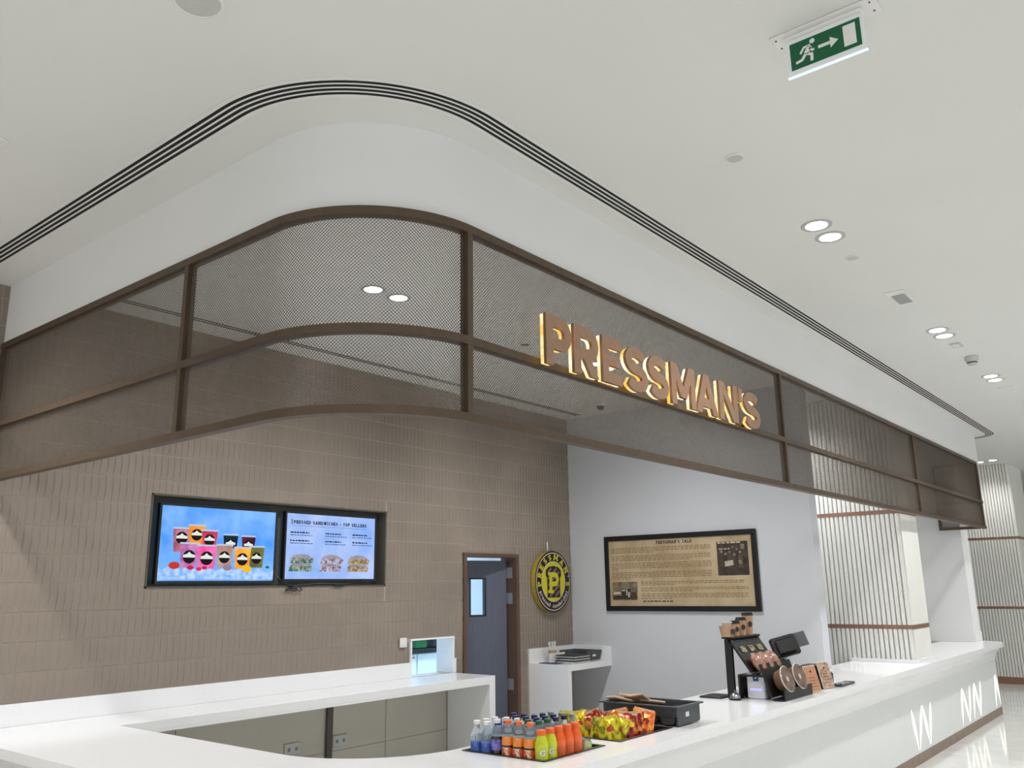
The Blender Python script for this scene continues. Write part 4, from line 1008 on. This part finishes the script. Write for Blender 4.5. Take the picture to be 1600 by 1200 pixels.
# ------------------------------------------------------------------ drinks in the first well
WZ = 0.8695
M_CLEAR = mat('clear_bottle', (226, 236, 242), 0.05, trans=0.85, ior=1.2, var=0.02)
def bottle(kind):
    t = thing('drink_bottle', 'x', 'bottle')
    def L(p, nm, m, par=t, n=16): return MB().lathe(p, n).build(nm, m, par, smooth=50)
    if kind in ('lime', 'juice'):
        c = {'lime': (196, 206, 44), 'juice': (236, 100, 36)}[kind]
        b_ = L([(0.029, 0), (0.032, 0.006), (0.032, 0.055), (0.0305, 0.07), (0.0305, 0.10), (0.032, 0.115), (0.031, 0.135), (0.022, 0.162), (0.0185, 0.172)], 'body', mat('drink_' + kind, c, 0.25, var=0.06, scale=30, coat=0.3))
        if kind == 'juice': L([(0.0308, 0.068), (0.0308, 0.108)], 'label', mat('juice_label', (222, 92, 40), 0.4, rgb2=(206, 110, 60), scale=60), n=16)
        L([(0.021, 0.1725), (0.021, 0.194), (0.018, 0.197)], 'cap', mat('orange_cap', (238, 106, 44), 0.4, var=0.03))
        if kind == 'lime':
            me = font_mesh('G', 0.036, 0.0012); me.materials.append(M_PLATE)
            o = bpy.data.objects.new('label_mark', me); COL.objects.link(o); o.parent = t
            o.rotation_euler = (PI/2, 0, -math.radians(44)); a = math.radians(226); o.location = (0.0338*math.cos(a), 0.0338*math.sin(a), 0.082)
    elif kind == 'orange':
        L([(0.026, 0), (0.031, 0.006), (0.031, 0.05), (0.0295, 0.06), (0.0295, 0.095), (0.031, 0.11), (0.031, 0.14), (0.030, 0.150)], 'body', mat('drink_orange', (238, 138, 40), 0.2, var=0.06, scale=20, coat=0.4))
        L([(0.0298, 0.1505), (0.022, 0.178), (0.0135, 0.196), (0.0135, 0.206)], 'neck', M_CLEAR)
        L([(0.0312, 0.056), (0.0312, 0.100)], 'label', mat('orange_label', (214, 80, 30), 0.4, rgb2=(250, 226, 200), scale=42, lo=0.52, hi=0.6))
        L([(0.0313, 0.1005), (0.0313, 0.109)], 'label_band', M_BLACK)
        L([(0.0155, 0.2065), (0.0155, 0.224), (0.013, 0.226)], 'cap', mat('orange_cap', (238, 106, 44), 0.4, var=0.03))
    elif kind == 'water':
        L([(0.029, 0), (0.032, 0.006), (0.032, 0.03), (0.0305, 0.034), (0.0305, 0.110), (0.032, 0.114), (0.0305, 0.122), (0.032, 0.130), (0.030, 0.142), (0.014, 0.178), (0.014, 0.19)], 'body', M_CLEAR)
        L([(0.0312, 0.050), (0.0312, 0.108)], 'label', mat('water_label', (40, 70, 160), 0.4, rgb2=(96, 130, 210), scale=30))
        L([(0.017, 0.1905), (0.017, 0.206), (0.014, 0.208)], 'cap', M_PLATE)
    else:
        liquid = {'cola': (30, 22, 34), 'green': (26, 84, 58), 'navy': (34, 36, 60), 'grey': (150, 160, 160), 'black': (26, 24, 24)}[kind]
        lab = {'cola': (70, 70, 150), 'green': (30, 120, 70), 'navy': (40, 60, 140), 'grey': (190, 190, 185), 'black': (120, 30, 30)}[kind]
        cap = {'cola': (226, 226, 228), 'green': (18, 96, 62), 'navy': (30, 34, 92), 'grey': (140, 146, 150), 'black': (24, 24, 26)}[kind]
        L([(0.026, 0), (0.031, 0.006), (0.031, 0.05), (0.0295, 0.06), (0.0295, 0.11), (0.031, 0.125), (0.030, 0.145)], 'body', mat('drink_' + kind, liquid, 0.15, var=0.08, coat=0.4))
        L([(0.0298, 0.1455), (0.022, 0.178), (0.0135, 0.198), (0.0135, 0.206)], 'neck', M_CLEAR)
        L([(0.0312, 0.080), (0.0312, 0.130)], 'label', mat('label_' + kind, lab, 0.4, rgb2=tuple(min(255, v + 70) for v in lab), scale=40))
        if kind == 'cola': L([(0.0145, 0.196), (0.0145, 0.2062)], 'neck_band', mat('navy_band', (36, 44, 120), 0.4, var=0.03))
        L([(0.0155, 0.2065), (0.0155, 0.224), (0.013, 0.226)], 'cap', mat('cap_' + kind, cap, 0.4, var=0.04))
    return t
grid = {0: ['lime', 'orange', 'orange', 'orange', 'cola', 'water', 'water'],
        1: ['lime', 'green', 'green', 'cola', 'cola', 'water', 'water'],
        2: ['juice', 'green', 'navy', 'navy', 'navy', 'water', 'water'],
        3: ['juice', 'navy', 'navy', 'navy', 'navy', 'navy', None],
        4: ['juice', 'black', 'navy', 'navy', None, None, None],
        5: [None, 'grey', 'grey', 'grey', None, None, None]}
NMK = {'lime': 'lime green sports drink with orange cap', 'juice': 'orange sports drink with orange cap', 'orange': 'clear necked orange soda bottle with orange cap', 'water': 'clear water bottle with white cap and blue label',
       'cola': 'dark soda bottle with white cap and blue neck band', 'green': 'green capped soda bottle', 'navy': 'navy capped soda bottle', 'grey': 'grey capped drink bottle', 'black': 'black capped soda bottle'}
ORDN = ['first', 'second', 'third', 'fourth', 'fifth', 'sixth', 'seventh']
protos = {}
cols = 'front-left corner column'
for i in range(6):
    for j in range(7):
        kd = grid[i][j]
        if not kd: continue
        if kd not in protos: protos[kd] = bottle(kd); o = protos[kd]
        else: o = copy_tree(protos[kd])
        o.location = (3.305 + 0.0675*i, 2.535 + 0.0655*j, 0.8855); o.scale = (1, 1, 0.93)
        lab = '%s, %s from left, %s row back' % (NMK[kd], ORDN[i], ORDN[j])
        tag(o, lab, 'bottle', 'drink bottles in the counter well')
# low jars beside the bottles
for k, (x, y, lab) in enumerate(((3.66, 2.535, 'small pale green can in the bottle well, nearer the counter front'), (3.70, 2.60, 'small pale green can in the bottle well, second from the counter front'), (3.69, 2.67, 'small pale green can in the bottle well beside the crisps'))):
    t = thing('drink_can', lab, 'can', (x, y, 0.8855), 'green cans beside the bottles')
    MB().lathe([(0.024, 0), (0.029, 0.005), (0.029, 0.082), (0.025, 0.09)], 18, (x, y, 0.8855)).build('can_body', mat('can_green', (148, 168, 70), 0.3, 0.3, rgb2=(206, 214, 170), scale=26), t, smooth=40)
    MB().lathe([(0.0255, 0.0905), (0.024, 0.094), (0.022, 0.091)], 18, (x, y, 0.8855)).build('can_lid', M_STEEL, t, smooth=40)

# ------------------------------------------------------------------ crisp bags in the second well
def bag(c1, c2, seed):
    rnd = random.Random(seed); nu, nv = 14, 16; W, H = 0.122, 0.172; vv = []; ff = []
    ph = [rnd.uniform(0, 6.28) for _ in range(6)]
    for side in (1, -1):
        for j in range(nv + 1):
            for i in range(nu + 1):
                u, v = i/nu*2 - 1, j/nv
                e = max(0.0, (1 - abs(u)**2.4)) * max(0.0, math.sin(PI*v))**0.55
                d = 0.028*e*(1 + 0.35*math.sin(5*u + ph[0] + side) * math.sin(8*v + ph[1])) + 0.008*math.sin(17*u + ph[2])*math.sin(13*v + ph[3])*e
                crimp = 0.0018*math.sin(i*PI) if 0 < j < nv else 0.002*(-1)**i
                w = 1 - 0.07*math.sin(PI*v) + 0.012*math.sin(9*v + ph[4])
                vv.append((u*W/2*w, side*(d + 0.0006) + crimp, v*H + 0.006*math.sin(4*u + ph[5])*v))
    n = (nu+1)*(nv+1)
    for s_ in range(2):
        for j in range(nv):
            for i in range(nu):
                a = s_*n + j*(nu+1) + i; ff.append((a, a+1, a+nu+2, a+nu+1) if s_ else (a, a+nu+1, a+nu+2, a+1))
    mb = MB(); mb.add(vv, ff); return mb
BAGS = [('yellow', (226, 204, 40), (128, 132, 34)), ('red', (138, 16, 30), (226, 150, 60)), ('orange', (226, 96, 34), (246, 170, 60))]
bm_ = {}
for nm, c1, c2 in BAGS: bm_[nm] = mat('crisp_' + nm, c1, 0.28, 0.25, rgb2=c2, scale=26, lo=0.50, hi=0.58)
spotsB = [('yellow', 3.945, 2.56, -40, -12), ('yellow', 3.940, 2.66, -72, -6), ('yellow', 3.945, 2.76, -35, -16), ('yellow', 3.955, 2.87, -75, -8),
          ('yellow', 4.015, 2.600, -58, -4), ('red', 4.045, 2.70, -25, -14), ('red', 4.050, 2.79, -66, -7), ('red', 4.055, 2.87, -48, -12),
          ('red', 4.055, 2.545, -30, -17), ('red', 4.140, 2.550, -62, -10), ('red', 4.145, 2.76, -36, -10), ('orange', 4.215, 2.560, -44, -18), ('orange', 4.205, 2.66, -70, -8)]
cnt = {}
for k, (nm, x, y, rz, rx) in enumerate(spotsB):
    cnt[nm] = cnt.get(nm, 0) + 1
    t = thing('crisp_bag', 'shiny %s crisp bag standing in the counter well, %s %s one from its front left' % (nm, ORDN[cnt[nm]-1], nm), 'crisp bag', (0, 0, 0), 'crisp bags in the counter well')
    bag(0, 0, k).build('pouch', bm_[nm], t, smooth=60)
    mb = MB(); Wb = 0.056
    mb.box(-Wb*0.97, Wb*0.97, -0.0022, 0.0022, 0.168, 0.180); mb.build('top_seal', mat('seal_' + nm, {'yellow': (214, 196, 90), 'red': (214, 176, 150), 'orange': (230, 190, 150)}[nm], 0.3, 0.3, var=0.1, scale=60), t)
    pts = [(0.020*math.cos(a*PI/8), 0.115 + 0.013*math.sin(a*PI/8)) for a in range(16)]
    MB().prism(pts, lambda u, v, w: (u, -0.0335 - w, v), 0, 0.0008).build('emblem', mat('emblem_' + nm, {'yellow': (196, 40, 36), 'red': (240, 190, 60), 'orange': (150, 24, 30)}[nm], 0.35, var=0.1, scale=40), t)
    t.location = (x, y, WZ + 0.004); t.rotation_euler = (math.radians(rx), math.radians((-9, 12, -4, 7, 14, -13, 5)[k % 7]), math.radians(rz)); t.scale = ((1.0, 0.92, 1.06)[k % 3],)*3

# ------------------------------------------------------------------ grey cutlery tray with paper packets
TX0, TX1, TY0, TY1 = 4.43, 4.70, 2.455, 2.935; TZ = ZK + 0.001
tray = thing('cutlery_tray', 'dark grey four compartment cutlery tray on the counter beside the crisps', 'tray', ((TX0+TX1)/2, (TY0+TY1)/2, TZ))
n = 4; cw = (TY1 - TY0 - 0.02)/n
for k in range(n):
    y0 = TY0 + 0.012 + k*cw; y1 = y0 + cw - 0.006
    prof = [(y0, 0.082)] + [(y0 + (y1-y0)*(0.5 - 0.5*math.cos(a*PI/8)), 0.082 - 0.080*(math.sin(a*PI/8)**0.5)) for a in range(1, 8)] + [(y1, 0.082)]
    profi = [(y0 + 0.004 + (y - y0)*(y1 - y0 - 0.008)/(y1 - y0), max(z, 0.008) if z < 0.08 else z) for y, z in prof]
    rings = [[(x, y, TZ + z) for y, z in prof] + [(x, y, TZ + z) for y, z in reversed(profi)] for x in (TX0 + 0.012, TX1 - 0.012)]
    mb = MB(); mb.loft(rings)
    for x in (TX0 + 0.012, TX1 - 0.016):
        mb.prism(prof, lambda u, v, w, x=x: (x + w, u, TZ + v), 0, 0.004)
    mb.build('compartment', M_GREY, tray, smooth=40)
mb = MB(); zr0, zr1 = TZ + 0.052, TZ + 0.100
mb.box(TX0, TX0 + 0.010, TY0, TY1, zr0, zr1); mb.box(TX1 - 0.010, TX1, TY0, TY1, TZ + 0.012, zr1); mb.box(TX0 + 0.01, TX1 - 0.01, TY0, TY0 + 0.010, TZ + 0.006, zr1); mb.box(TX0 + 0.01, TX1 - 0.01, TY1 - 0.010, TY1, TZ + 0.006, zr1)
mb.build('wall', M_GREY, tray)
mb = MB(); e = 0.018
mb.box(TX0 - e, TX0 + 0.008, TY0 - e, TY1 + e, zr1, zr1 + 0.008); mb.box(TX1 - 0.008, TX1 + e, TY0 - e, TY1 + e, zr1, zr1 + 0.008)
mb.box(TX0 + 0.008, TX1 - 0.008, TY0 - e, TY0 + 0.008, zr1, zr1 + 0.008); mb.box(TX0 + 0.008, TX1 - 0.008, TY1 - 0.008, TY1 + e, zr1, zr1 + 0.008)
mb.build('rim', M_GREY, tray)
MB().box(TX0 + 0.10, TX0 + 0.14, TY0 - 0.001, TY0 - 0.0002, TZ + 0.045, TZ + 0.070).build('sticker', M_PLATE, tray)
for k, (x, y, z, a, b2, lab) in enumerate(((4.50, 2.86, 0.088, 12, 14, 'flat kraft paper packet at the far left end of the cutlery tray'), (4.57, 2.82, 0.100, -25, 10, 'kraft paper packet lying across the others in the cutlery tray'),
        (4.53, 2.74, 0.095, 40, 22, 'kraft paper packet propped upright in the cutlery tray'), (4.60, 2.72, 0.080, -10, 8, 'kraft paper packet nearest the middle of the cutlery tray'), (4.62, 2.86, 0.092, 70, 12, 'kraft paper packet at the far right end of the cutlery tray'))):
    t = thing('paper_packet', lab, 'packet', (0, 0, 0), 'kraft packets in the cutlery tray')
    MB().bevbox(-0.045, 0.045, -0.080, 0.080, 0, 0.014, 0.005).build('packet', mat('packet_paper', (200, 168, 140), 0.7, var=0.06, scale=20), t)
    MB().box(-0.040, 0.040, 0.045, 0.074, 0.014, 0.0155).build('flap', mat('kraft_light', (196, 158, 124), 0.7, var=0.06), t)
    t.location = (x, y, TZ + z + 0.018); t.rotation_euler = (math.radians(b2), math.radians(b2*0.5), math.radians(a + 60))

# ------------------------------------------------------------------ display stand near the till
stand = thing('display_stand', 'black stepped display stand on the counter with cups, bread packs and tubs', 'stand', (5.72, 2.6, ZK))
SX0, SX1 = 5.735, 6.215; Z0 = ZK + 0.001
for x in (SX0, SX1 - 0.035): MB().bevbox(x, x + 0.035, 2.725, 2.775, Z0, 1.335, 0.003).build('post', M_BLACK, stand)
MB().bevbox(SX0, SX1, 2.715, 2.795, 1.3355, 1.348, 0.003).build('top_shelf', M_BLACK, stand)
def slope(y, z): return [(SX0 + 0.02, y, z), (SX1 - 0.02, y, z)]
def board(ya, za, yb, zb, th, name, x0=SX0, x1=SX1):
    d = Vector((0, yb - ya, zb - za)).normalized(); nrm = Vector((0, -d.z, d.y)); nrm = nrm if nrm.z > 0 else -nrm
    mb = MB(); ring = lambda x: [(x, ya, za), (x, yb, zb), (x, yb - nrm.y*th, zb - nrm.z*th), (x, ya - nrm.y*th, za - nrm.z*th)]
    mb.loft([ring(x0), ring(x1)]); return mb.build(name, M_BLACK, stand), d, nrm
board(2.745, 1.350, 2.585, 1.125, 0.014, 'upper_board')
MB().box(SX0, SX1, 2.555, 2.59, 1.105, 1.116).build('upper_lip', M_BLACK, stand)
board(2.535, 1.175, 2.465, 0.965, 0.014, 'lower_board', SX0 + 0.03, SX1 + 0.06)
MB().box(SX0 + 0.03, SX1 + 0.06, 2.39, 2.47, Z0, Z0 + 0.012).build('lower_tray', M_BLACK, stand)
MB().box(SX0 + 0.05, SX1 + 0.06, 2.385, 2.393, Z0, Z0 + 0.072).build('lower_front', M_BLACK, stand)
MB().box(SX1 + 0.05, SX1 + 0.06, 2.39, 2.47, Z0, Z0 + 0.06).build('lower_side', M_BLACK, stand)
MB().box(SX0 + 0.03, SX1 + 0.06, 2.52, 2.70, 1.09, 1.102).build('middle_shelf', M_BLACK, stand)
MB().box(SX0 + 0.03, SX1 + 0.06, 2.690, 2.705, Z0, 1.10).build('back_plate', M_BLACK, stand)
for k in range(3):
    x = SX0 + 0.05 + k*0.14
    for a, w_, h_, m_ in ((0.0, 0.10, 0.006, M_DARKSTEEL), (0.05, 0.075, 0.045, mat('card_cream', (196, 186, 140), 0.6, rgb2=(60, 54, 40), scale=50))):
        p = Vector((x + 0.01, 2.735, 1.338)) + Vector((0, -0.579, -0.815))*(a + 0.02)
        u_ = Vector((0, -0.579, -0.815)); nn = Vector((0, -0.815, 0.579))
        mb = MB(); mb.prism([(0, 0), (w_, 0), (w_, h_), (0, h_)], lambda a_, b_, c_, p=p: tuple(p + Vector((a_, 0, 0)) + u_*b_ + nn*(c_ + 0.002)), 0, 0.002)
        mb.build('price_card', m_, stand)
for k, nmv in enumerate(('left', 'middle', 'right')):
    t = thing('bread_pack', '%s wrapped brown bread pack leaning on the upper board of the stand' % nmv, 'bread', (0, 0, 0), 'bread packs on the display stand')
    mb = MB(); prof2 = [(0.004, -0.062), (0.026, -0.060), (0.040, -0.045), (0.045, 0.0), (0.040, 0.045), (0.026, 0.060), (0.004, 0.062)]
    mb.lathe(prof2, 14); mb.v = [(p[0]*1.25, p[1]*0.85, p[2]) for p in mb.v]
    mb.build('wrapped_bread', mat('bread_wrap', (150, 104, 88), 0.22, rgb2=(178, 136, 118), scale=24, coat=0.5), t, smooth=60)
    MB().box(-0.03, 0.03, -0.002, 0.002, 0.061, 0.074).build('wrap_end', mat('wrap_film', (190, 160, 146), 0.2, var=0.1), t)
    t.location = (SX0 + 0.09 + 0.125*k, 2.572, 1.180); t.rotation_euler = (math.radians(-35), 0, 0)
for k, nmv in enumerate(('left', 'right')):
    t = thing('food_tub', '%s round brown food tub with clear lid on the lower board' % nmv, 'tub', (0, 0, 0), 'tubs on the display stand')
    MB().lathe([(0.062, 0.0), (0.066, 0.004), (0.078, 0.062), (0.080, 0.064)], 28).build('bowl', mat('tub_brown', (124, 94, 70), 0.5, var=0.06), t, smooth=40)
    MB().lathe([(0.084, 0.0645), (0.085, 0.070), (0.076, 0.074), (0.072, 0.070), (0.02, 0.071)], 28).build('lid', mat('tub_lid', (132, 110, 98), 0.15, rgb2=(96, 74, 62), scale=20, coat=0.6), t, smooth=40)
    MB().lathe([(0.018, 0.0712), (0.018, 0.0722), (0.014, 0.0722)], 24, caps=True).build('lid_mark', mat('tub_mark', (190, 176, 164), 0.4, var=0.1), t)
    MB().lathe([(0.087, 0.066), (0.088, 0.071), (0.084, 0.0735)], 28, caps=False).build('lid_rim', mat('tub_rim', (206, 196, 186), 0.3, var=0.04), t, smooth=40)
    t.location = (SX0 + 0.16 + 0.22*k, 2.470, 1.055); t.rotation_euler = (math.radians(72), 0, math.radians(-4))
for k, (x, y, h, r, lab) in enumerate(((5.885, 2.755, 0.085, 0.033, 'shortest lidded kraft coffee cup on the display stand'), (5.985, 2.755, 0.105, 0.037, 'middle lidded kraft coffee cup on the display stand'), (6.10, 2.755, 0.135, 0.040, 'tallest lidded kraft coffee cup on the display stand'))):
    t = thing('coffee_cup', lab, 'cup', (x, y, 1.349), 'lidded coffee cups on the display stand')
    MB().lathe([(r*0.74, 0), (r, h), (r*0.98, h)], 22, (x, y, 1.349)).build('cup', M_KRAFT, t, smooth=40)
    MB().lathe([(r*1.06, h), (r*1.06, h + 0.008), (r*0.98, h + 0.010), (r*0.92, h + 0.020), (r*0.6, h + 0.021)], 22, (x, y, 1.349)).build('lid', M_BLACK, t, smooth=40)
    MB().prism([(r*0.42*math.cos(a*PI/8), r*0.5*math.sin(a*PI/8)) for a in range(16)], lambda u, v, w, x=x, y=y, h=h, r=r: (x - 0.62*(r*0.93 + w) + u*0.78, y - 0.78*(r*0.93 + w) - u*0.62, 1.349 + h*0.55 + v), 0.001, 0.002).build('badge', M_BLACK, t)
t = thing('paper_bowl', 'wide kraft paper bowl at the left end of the stand top', 'bowl', (5.77, 2.78, 1.349))
MB().lathe([(0.040, 0), (0.056, 0.068), (0.058, 0.07), (0.054, 0.068), (0.038, 0.004)], 24, (5.765, 2.76, 1.349)).build('bowl', M_KRAFT, t, smooth=40)
MB().prism([(0.022*math.cos(a*PI/8), 0.020*math.sin(a*PI/8)) for a in range(16)], lambda u, v, w: (5.765 - 0.3*(0.052 + w) + u*0.95, 2.76 - 0.95*(0.052 + w) - u*0.3, 1.349 + 0.036 + v), 0.0, 0.001).build('badge', M_BLACK, t)
t = thing('white_cup', 'small white paper cup nested in the kraft bowl on the stand', 'cup', (5.77, 2.78, 1.36))
MB().lathe([(0.022, 0.0), (0.034, 0.09), (0.036, 0.092), (0.032, 0.09), (0.021, 0.004)], 20, (5.775, 2.765, 1.356)).build('cup', mat('cream_paper', (224, 208, 188), 0.6, var=0.03), t, smooth=40)
MB().lathe([(0.037, 0.091), (0.037, 0.095), (0.034, 0.095)], 20, (5.775, 2.765, 1.356), caps=False).build('rim', M_PLATE, t, smooth=40)

# ------------------------------------------------------------------ till and small things round it
t = thing('payment_terminal', 'white payment terminal with a blue sticker beside the display stand', 'terminal', (5.82, 2.56, ZK))
MB().bevbox(5.80, 5.86, 2.530, 2.660, Z0, 1.118, 0.008).build('housing', mat('terminal_white', (206, 208, 214), 0.35, var=0.02), t)
MB().box(5.7985, 5.7998, 2.572, 2.612, 1.06, 1.10).build('sticker', mat('sticker_blue', (30, 62, 110), 0.4, rgb2=(210, 220, 230), scale=60, lo=0.6, hi=0.65), t)
MB().box(5.7985, 5.7998, 2.555, 2.635, 0.998, 1.012).build('lit_strip', emat('violet_led', (150, 150, 240), 1.0), t)
t = thing('counter_bell', 'small chrome service bell on the counter by the stand post', 'bell', (5.69, 2.72, ZK))
MB().lathe([(0.040, 0), (0.040, 0.010), (0.036, 0.012)], 24, (5.69, 2.70, Z0)).build('base', M_BLACK, t, smooth=40)
MB().lathe([(0.036, 0.0125), (0.034, 0.026), (0.024, 0.040), (0.008, 0.047)], 24, (5.69, 2.70, Z0)).build('dome', mat('chrome', (200, 202, 206), 0.08, 1.0, var=0.02), t, smooth=60)
MB().lathe([(0.004, 0.047), (0.004, 0.056), (0.007, 0.058), (0.006, 0.062)], 12, (5.69, 2.70, Z0)).build('plunger', M_STEEL, t, smooth=40)
tag(MB().bevbox(5.68, 5.88, 2.80, 2.965, Z0, Z0 + 0.010, 0.003).build('black_tablet', M_BLACK), 'flat black tablet lying on the counter behind the bell', 'tablet')
t = thing('till_monitor', 'black till monitor seen from behind on its tilted stand', 'monitor', (6.75, 2.8, ZK))
MR = Matrix.Translation((6.55, 2.67, 1.235)) @ Matrix.Rotation(math.radians(-52), 4, 'Z') @ Matrix.Rotation(math.radians(-14), 4, 'Y') @ Matrix.Rotation(math.radians(-22), 4, 'X')
MB().bevbox(-0.10, 0.10, -0.022, 0.022, -0.07, 0.085, 0.01, MR).build('housing', M_BLACK, t)
MB().bevbox(-0.07, 0.07, -0.050, -0.0225, -0.055, 0.055, 0.01, MR).build('rear_cover', M_BLACK, t)
MB().box(-0.09, 0.09, 0.0225, 0.0245, -0.06, 0.075, MR).build('glass', mat('dark_glass', (20, 24, 28), 0.05, var=0.05), t)
MB().box(0.08, 0.20, 0.06, 0.066, -0.01, 0.10, MR).build('customer_display', mat('smoke_glass', (90, 96, 98), 0.1, var=0.05), t)
mb = MB(); mb.tube([(6.64, 2.74, Z0 + 0.01), (6.64, 2.75, 1.10), (6.57, 2.68, 1.19)], 0.022, 10); mb.build('neck', M_BLACK, t, smooth=40)
MB().bevbox(6.52, 6.76, 2.66, 2.86, Z0, Z0 + 0.018, 0.006).build('foot', M_BLACK, t)
mb = MB(); mb.tube([(6.55, 2.69, 1.16), (6.66, 2.60, 1.08), (6.74, 2.58, 0.99)], 0.004, 6); mb.build('cable', M_PLATE, t, smooth=True)
t = thing('receipt_printer', 'black receipt printer on the counter behind the sign cards', 'printer', (6.7, 2.55, ZK))
MB().bevbox(6.62, 6.80, 2.46, 2.60, Z0, 1.085, 0.008).build('housing', M_BLACK, t)
MB().bevbox(6.63, 6.79, 2.45, 2.60, 1.0855, 1.105, 0.008).build('lid', M_BLACK, t)
MB().box(6.66, 6.76, 2.4575, 2.4598, 1.06, 1.066).build('paper_slot', M_GREY, t)
t = thing('cash_box', 'black box standing behind the lower tubs of the stand', 'box', (6.4, 2.55, ZK))
MB().bevbox(6.33, 6.56, 2.50, 2.64, Z0, 1.075, 0.006).build('box', M_BLACK, t)
MB().bevbox(6.34, 6.55, 2.51, 2.63, 1.0755, 1.09, 0.004).build('lid', M_GREY, t)
def card(x, y, w_, h_, rz, lab, face):
    t = thing('sign_card', lab, 'sign card', (x, y, ZK), 'sign cards by the till')
    Mx = Matrix.Translation((x, y, Z0 + 0.003)) @ Matrix.Rotation(math.radians(rz), 4, 'Z') @ Matrix.Rotation(math.radians(-14), 4, 'X')
    MB().bevbox(-w_/2, w_/2, 0, 0.006, 0, h_, 0.002, Mx).build('board', mat('card_edge', (214, 202, 190), 0.5, var=0.03), t)
    fc = MB().box(-w_/2 + 0.006, w_/2 - 0.006, -0.0012, -0.0004, 0.006, h_ - 0.006, Mx).build('print', face, t)
    MB().box(-0.012, 0.012, -0.0022, -0.0014, h_*0.74, h_*0.80, Mx).build('emblem', M_INK, t)
    for k in range(4): MB().box(-w_*0.3, w_*0.3*(1 - 0.2*(k % 2)), -0.0020, -0.0013, h_*(0.2 + k*0.11), h_*(0.2 + k*0.11) + 0.005, Mx).build('printed_line', M_INK2, t)
    MB().box(-w_/2*0.8, w_/2*0.8, 0.02, 0.05, 0, 0.004, Matrix.Translation((x, y, Z0)) @ Matrix.Rotation(math.radians(rz), 4, 'Z')).build('foot', M_BLACK, t)
card(6.36, 2.39, 0.17, 0.185, -8, 'orange brown sign card leaning on the counter in front of the printer', mat('card_orange', (188, 136, 104), 0.5, var=0.06, scale=20))
card(6.66, 2.40, 0.15, 0.19, -12, 'pale patterned sign card leaning on the counter by the printer', mat('card_pattern', (206, 180, 156), 0.5, rgb2=(140, 100, 78), scale=40))
t = thing('small_black_box', 'small black box on the counter right of the sign cards', 'box', (6.9, 2.47, ZK))
MB().bevbox(6.86, 6.96, 2.47, 2.55, Z0, 1.03, 0.004).build('box', M_BLACK, t); MB().bevbox(6.865, 6.955, 2.475, 2.545, 1.0305, 1.038, 0.003).build('lid', M_GREY, t)
t = thing('card_reader', 'dark keypad card reader lying flat on the counter right of the sign cards', 'card reader', (6.9, 2.39, ZK))
MB().bevbox(6.80, 7.10, 2.355, 2.435, Z0, Z0 + 0.016, 0.004).build('housing', M_GREY, t)
for i in range(6):
    for j in range(3): MB().box(6.82 + i*0.028, 6.84 + i*0.028, 2.363 + j*0.023, 2.379 + j*0.023, Z0 + 0.016, Z0 + 0.019).build('key', M_PLATE if (i + j) % 2 else M_BLACK, t)
mb = MB()
mb.tube([(5.76, 2.70, Z0 + 0.02), (5.84, 2.68, Z0 + 0.05), (5.95, 2.66, Z0 + 0.03), (6.05, 2.67, Z0 + 0.012), (6.3, 2.70, Z0 + 0.012)], 0.008, 6)
c = mb.build('till_cable', M_BLACK, smooth=True); tag(c, 'tangle of black cables on the counter under the display stand', 'cable'); ORIG['till_cable'] = Vector((0, 0, 0))
mb = MB(); mb.tube([(5.75, 2.66, Z0 + 0.012), (5.83, 2.70, Z0 + 0.025), (5.9, 2.63, Z0 + 0.012), (6.0, 2.68, Z0 + 0.03)], 0.007, 6); mb.build('loop', M_BLACK, c, smooth=True)
t = thing('white_router', 'small white box with an aerial on the counter behind the stand post', 'router', (5.86, 2.78, ZK))
MB().bevbox(5.90, 6.02, 2.74, 2.84, Z0, Z0 + 0.035, 0.006).build('housing', M_PLATE, t)
mb = MB(); mb.tube([(5.92, 2.80, Z0 + 0.03), (5.90, 2.82, Z0 + 0.13)], 0.004, 6); mb.build('aerial', M_BLACK, t)
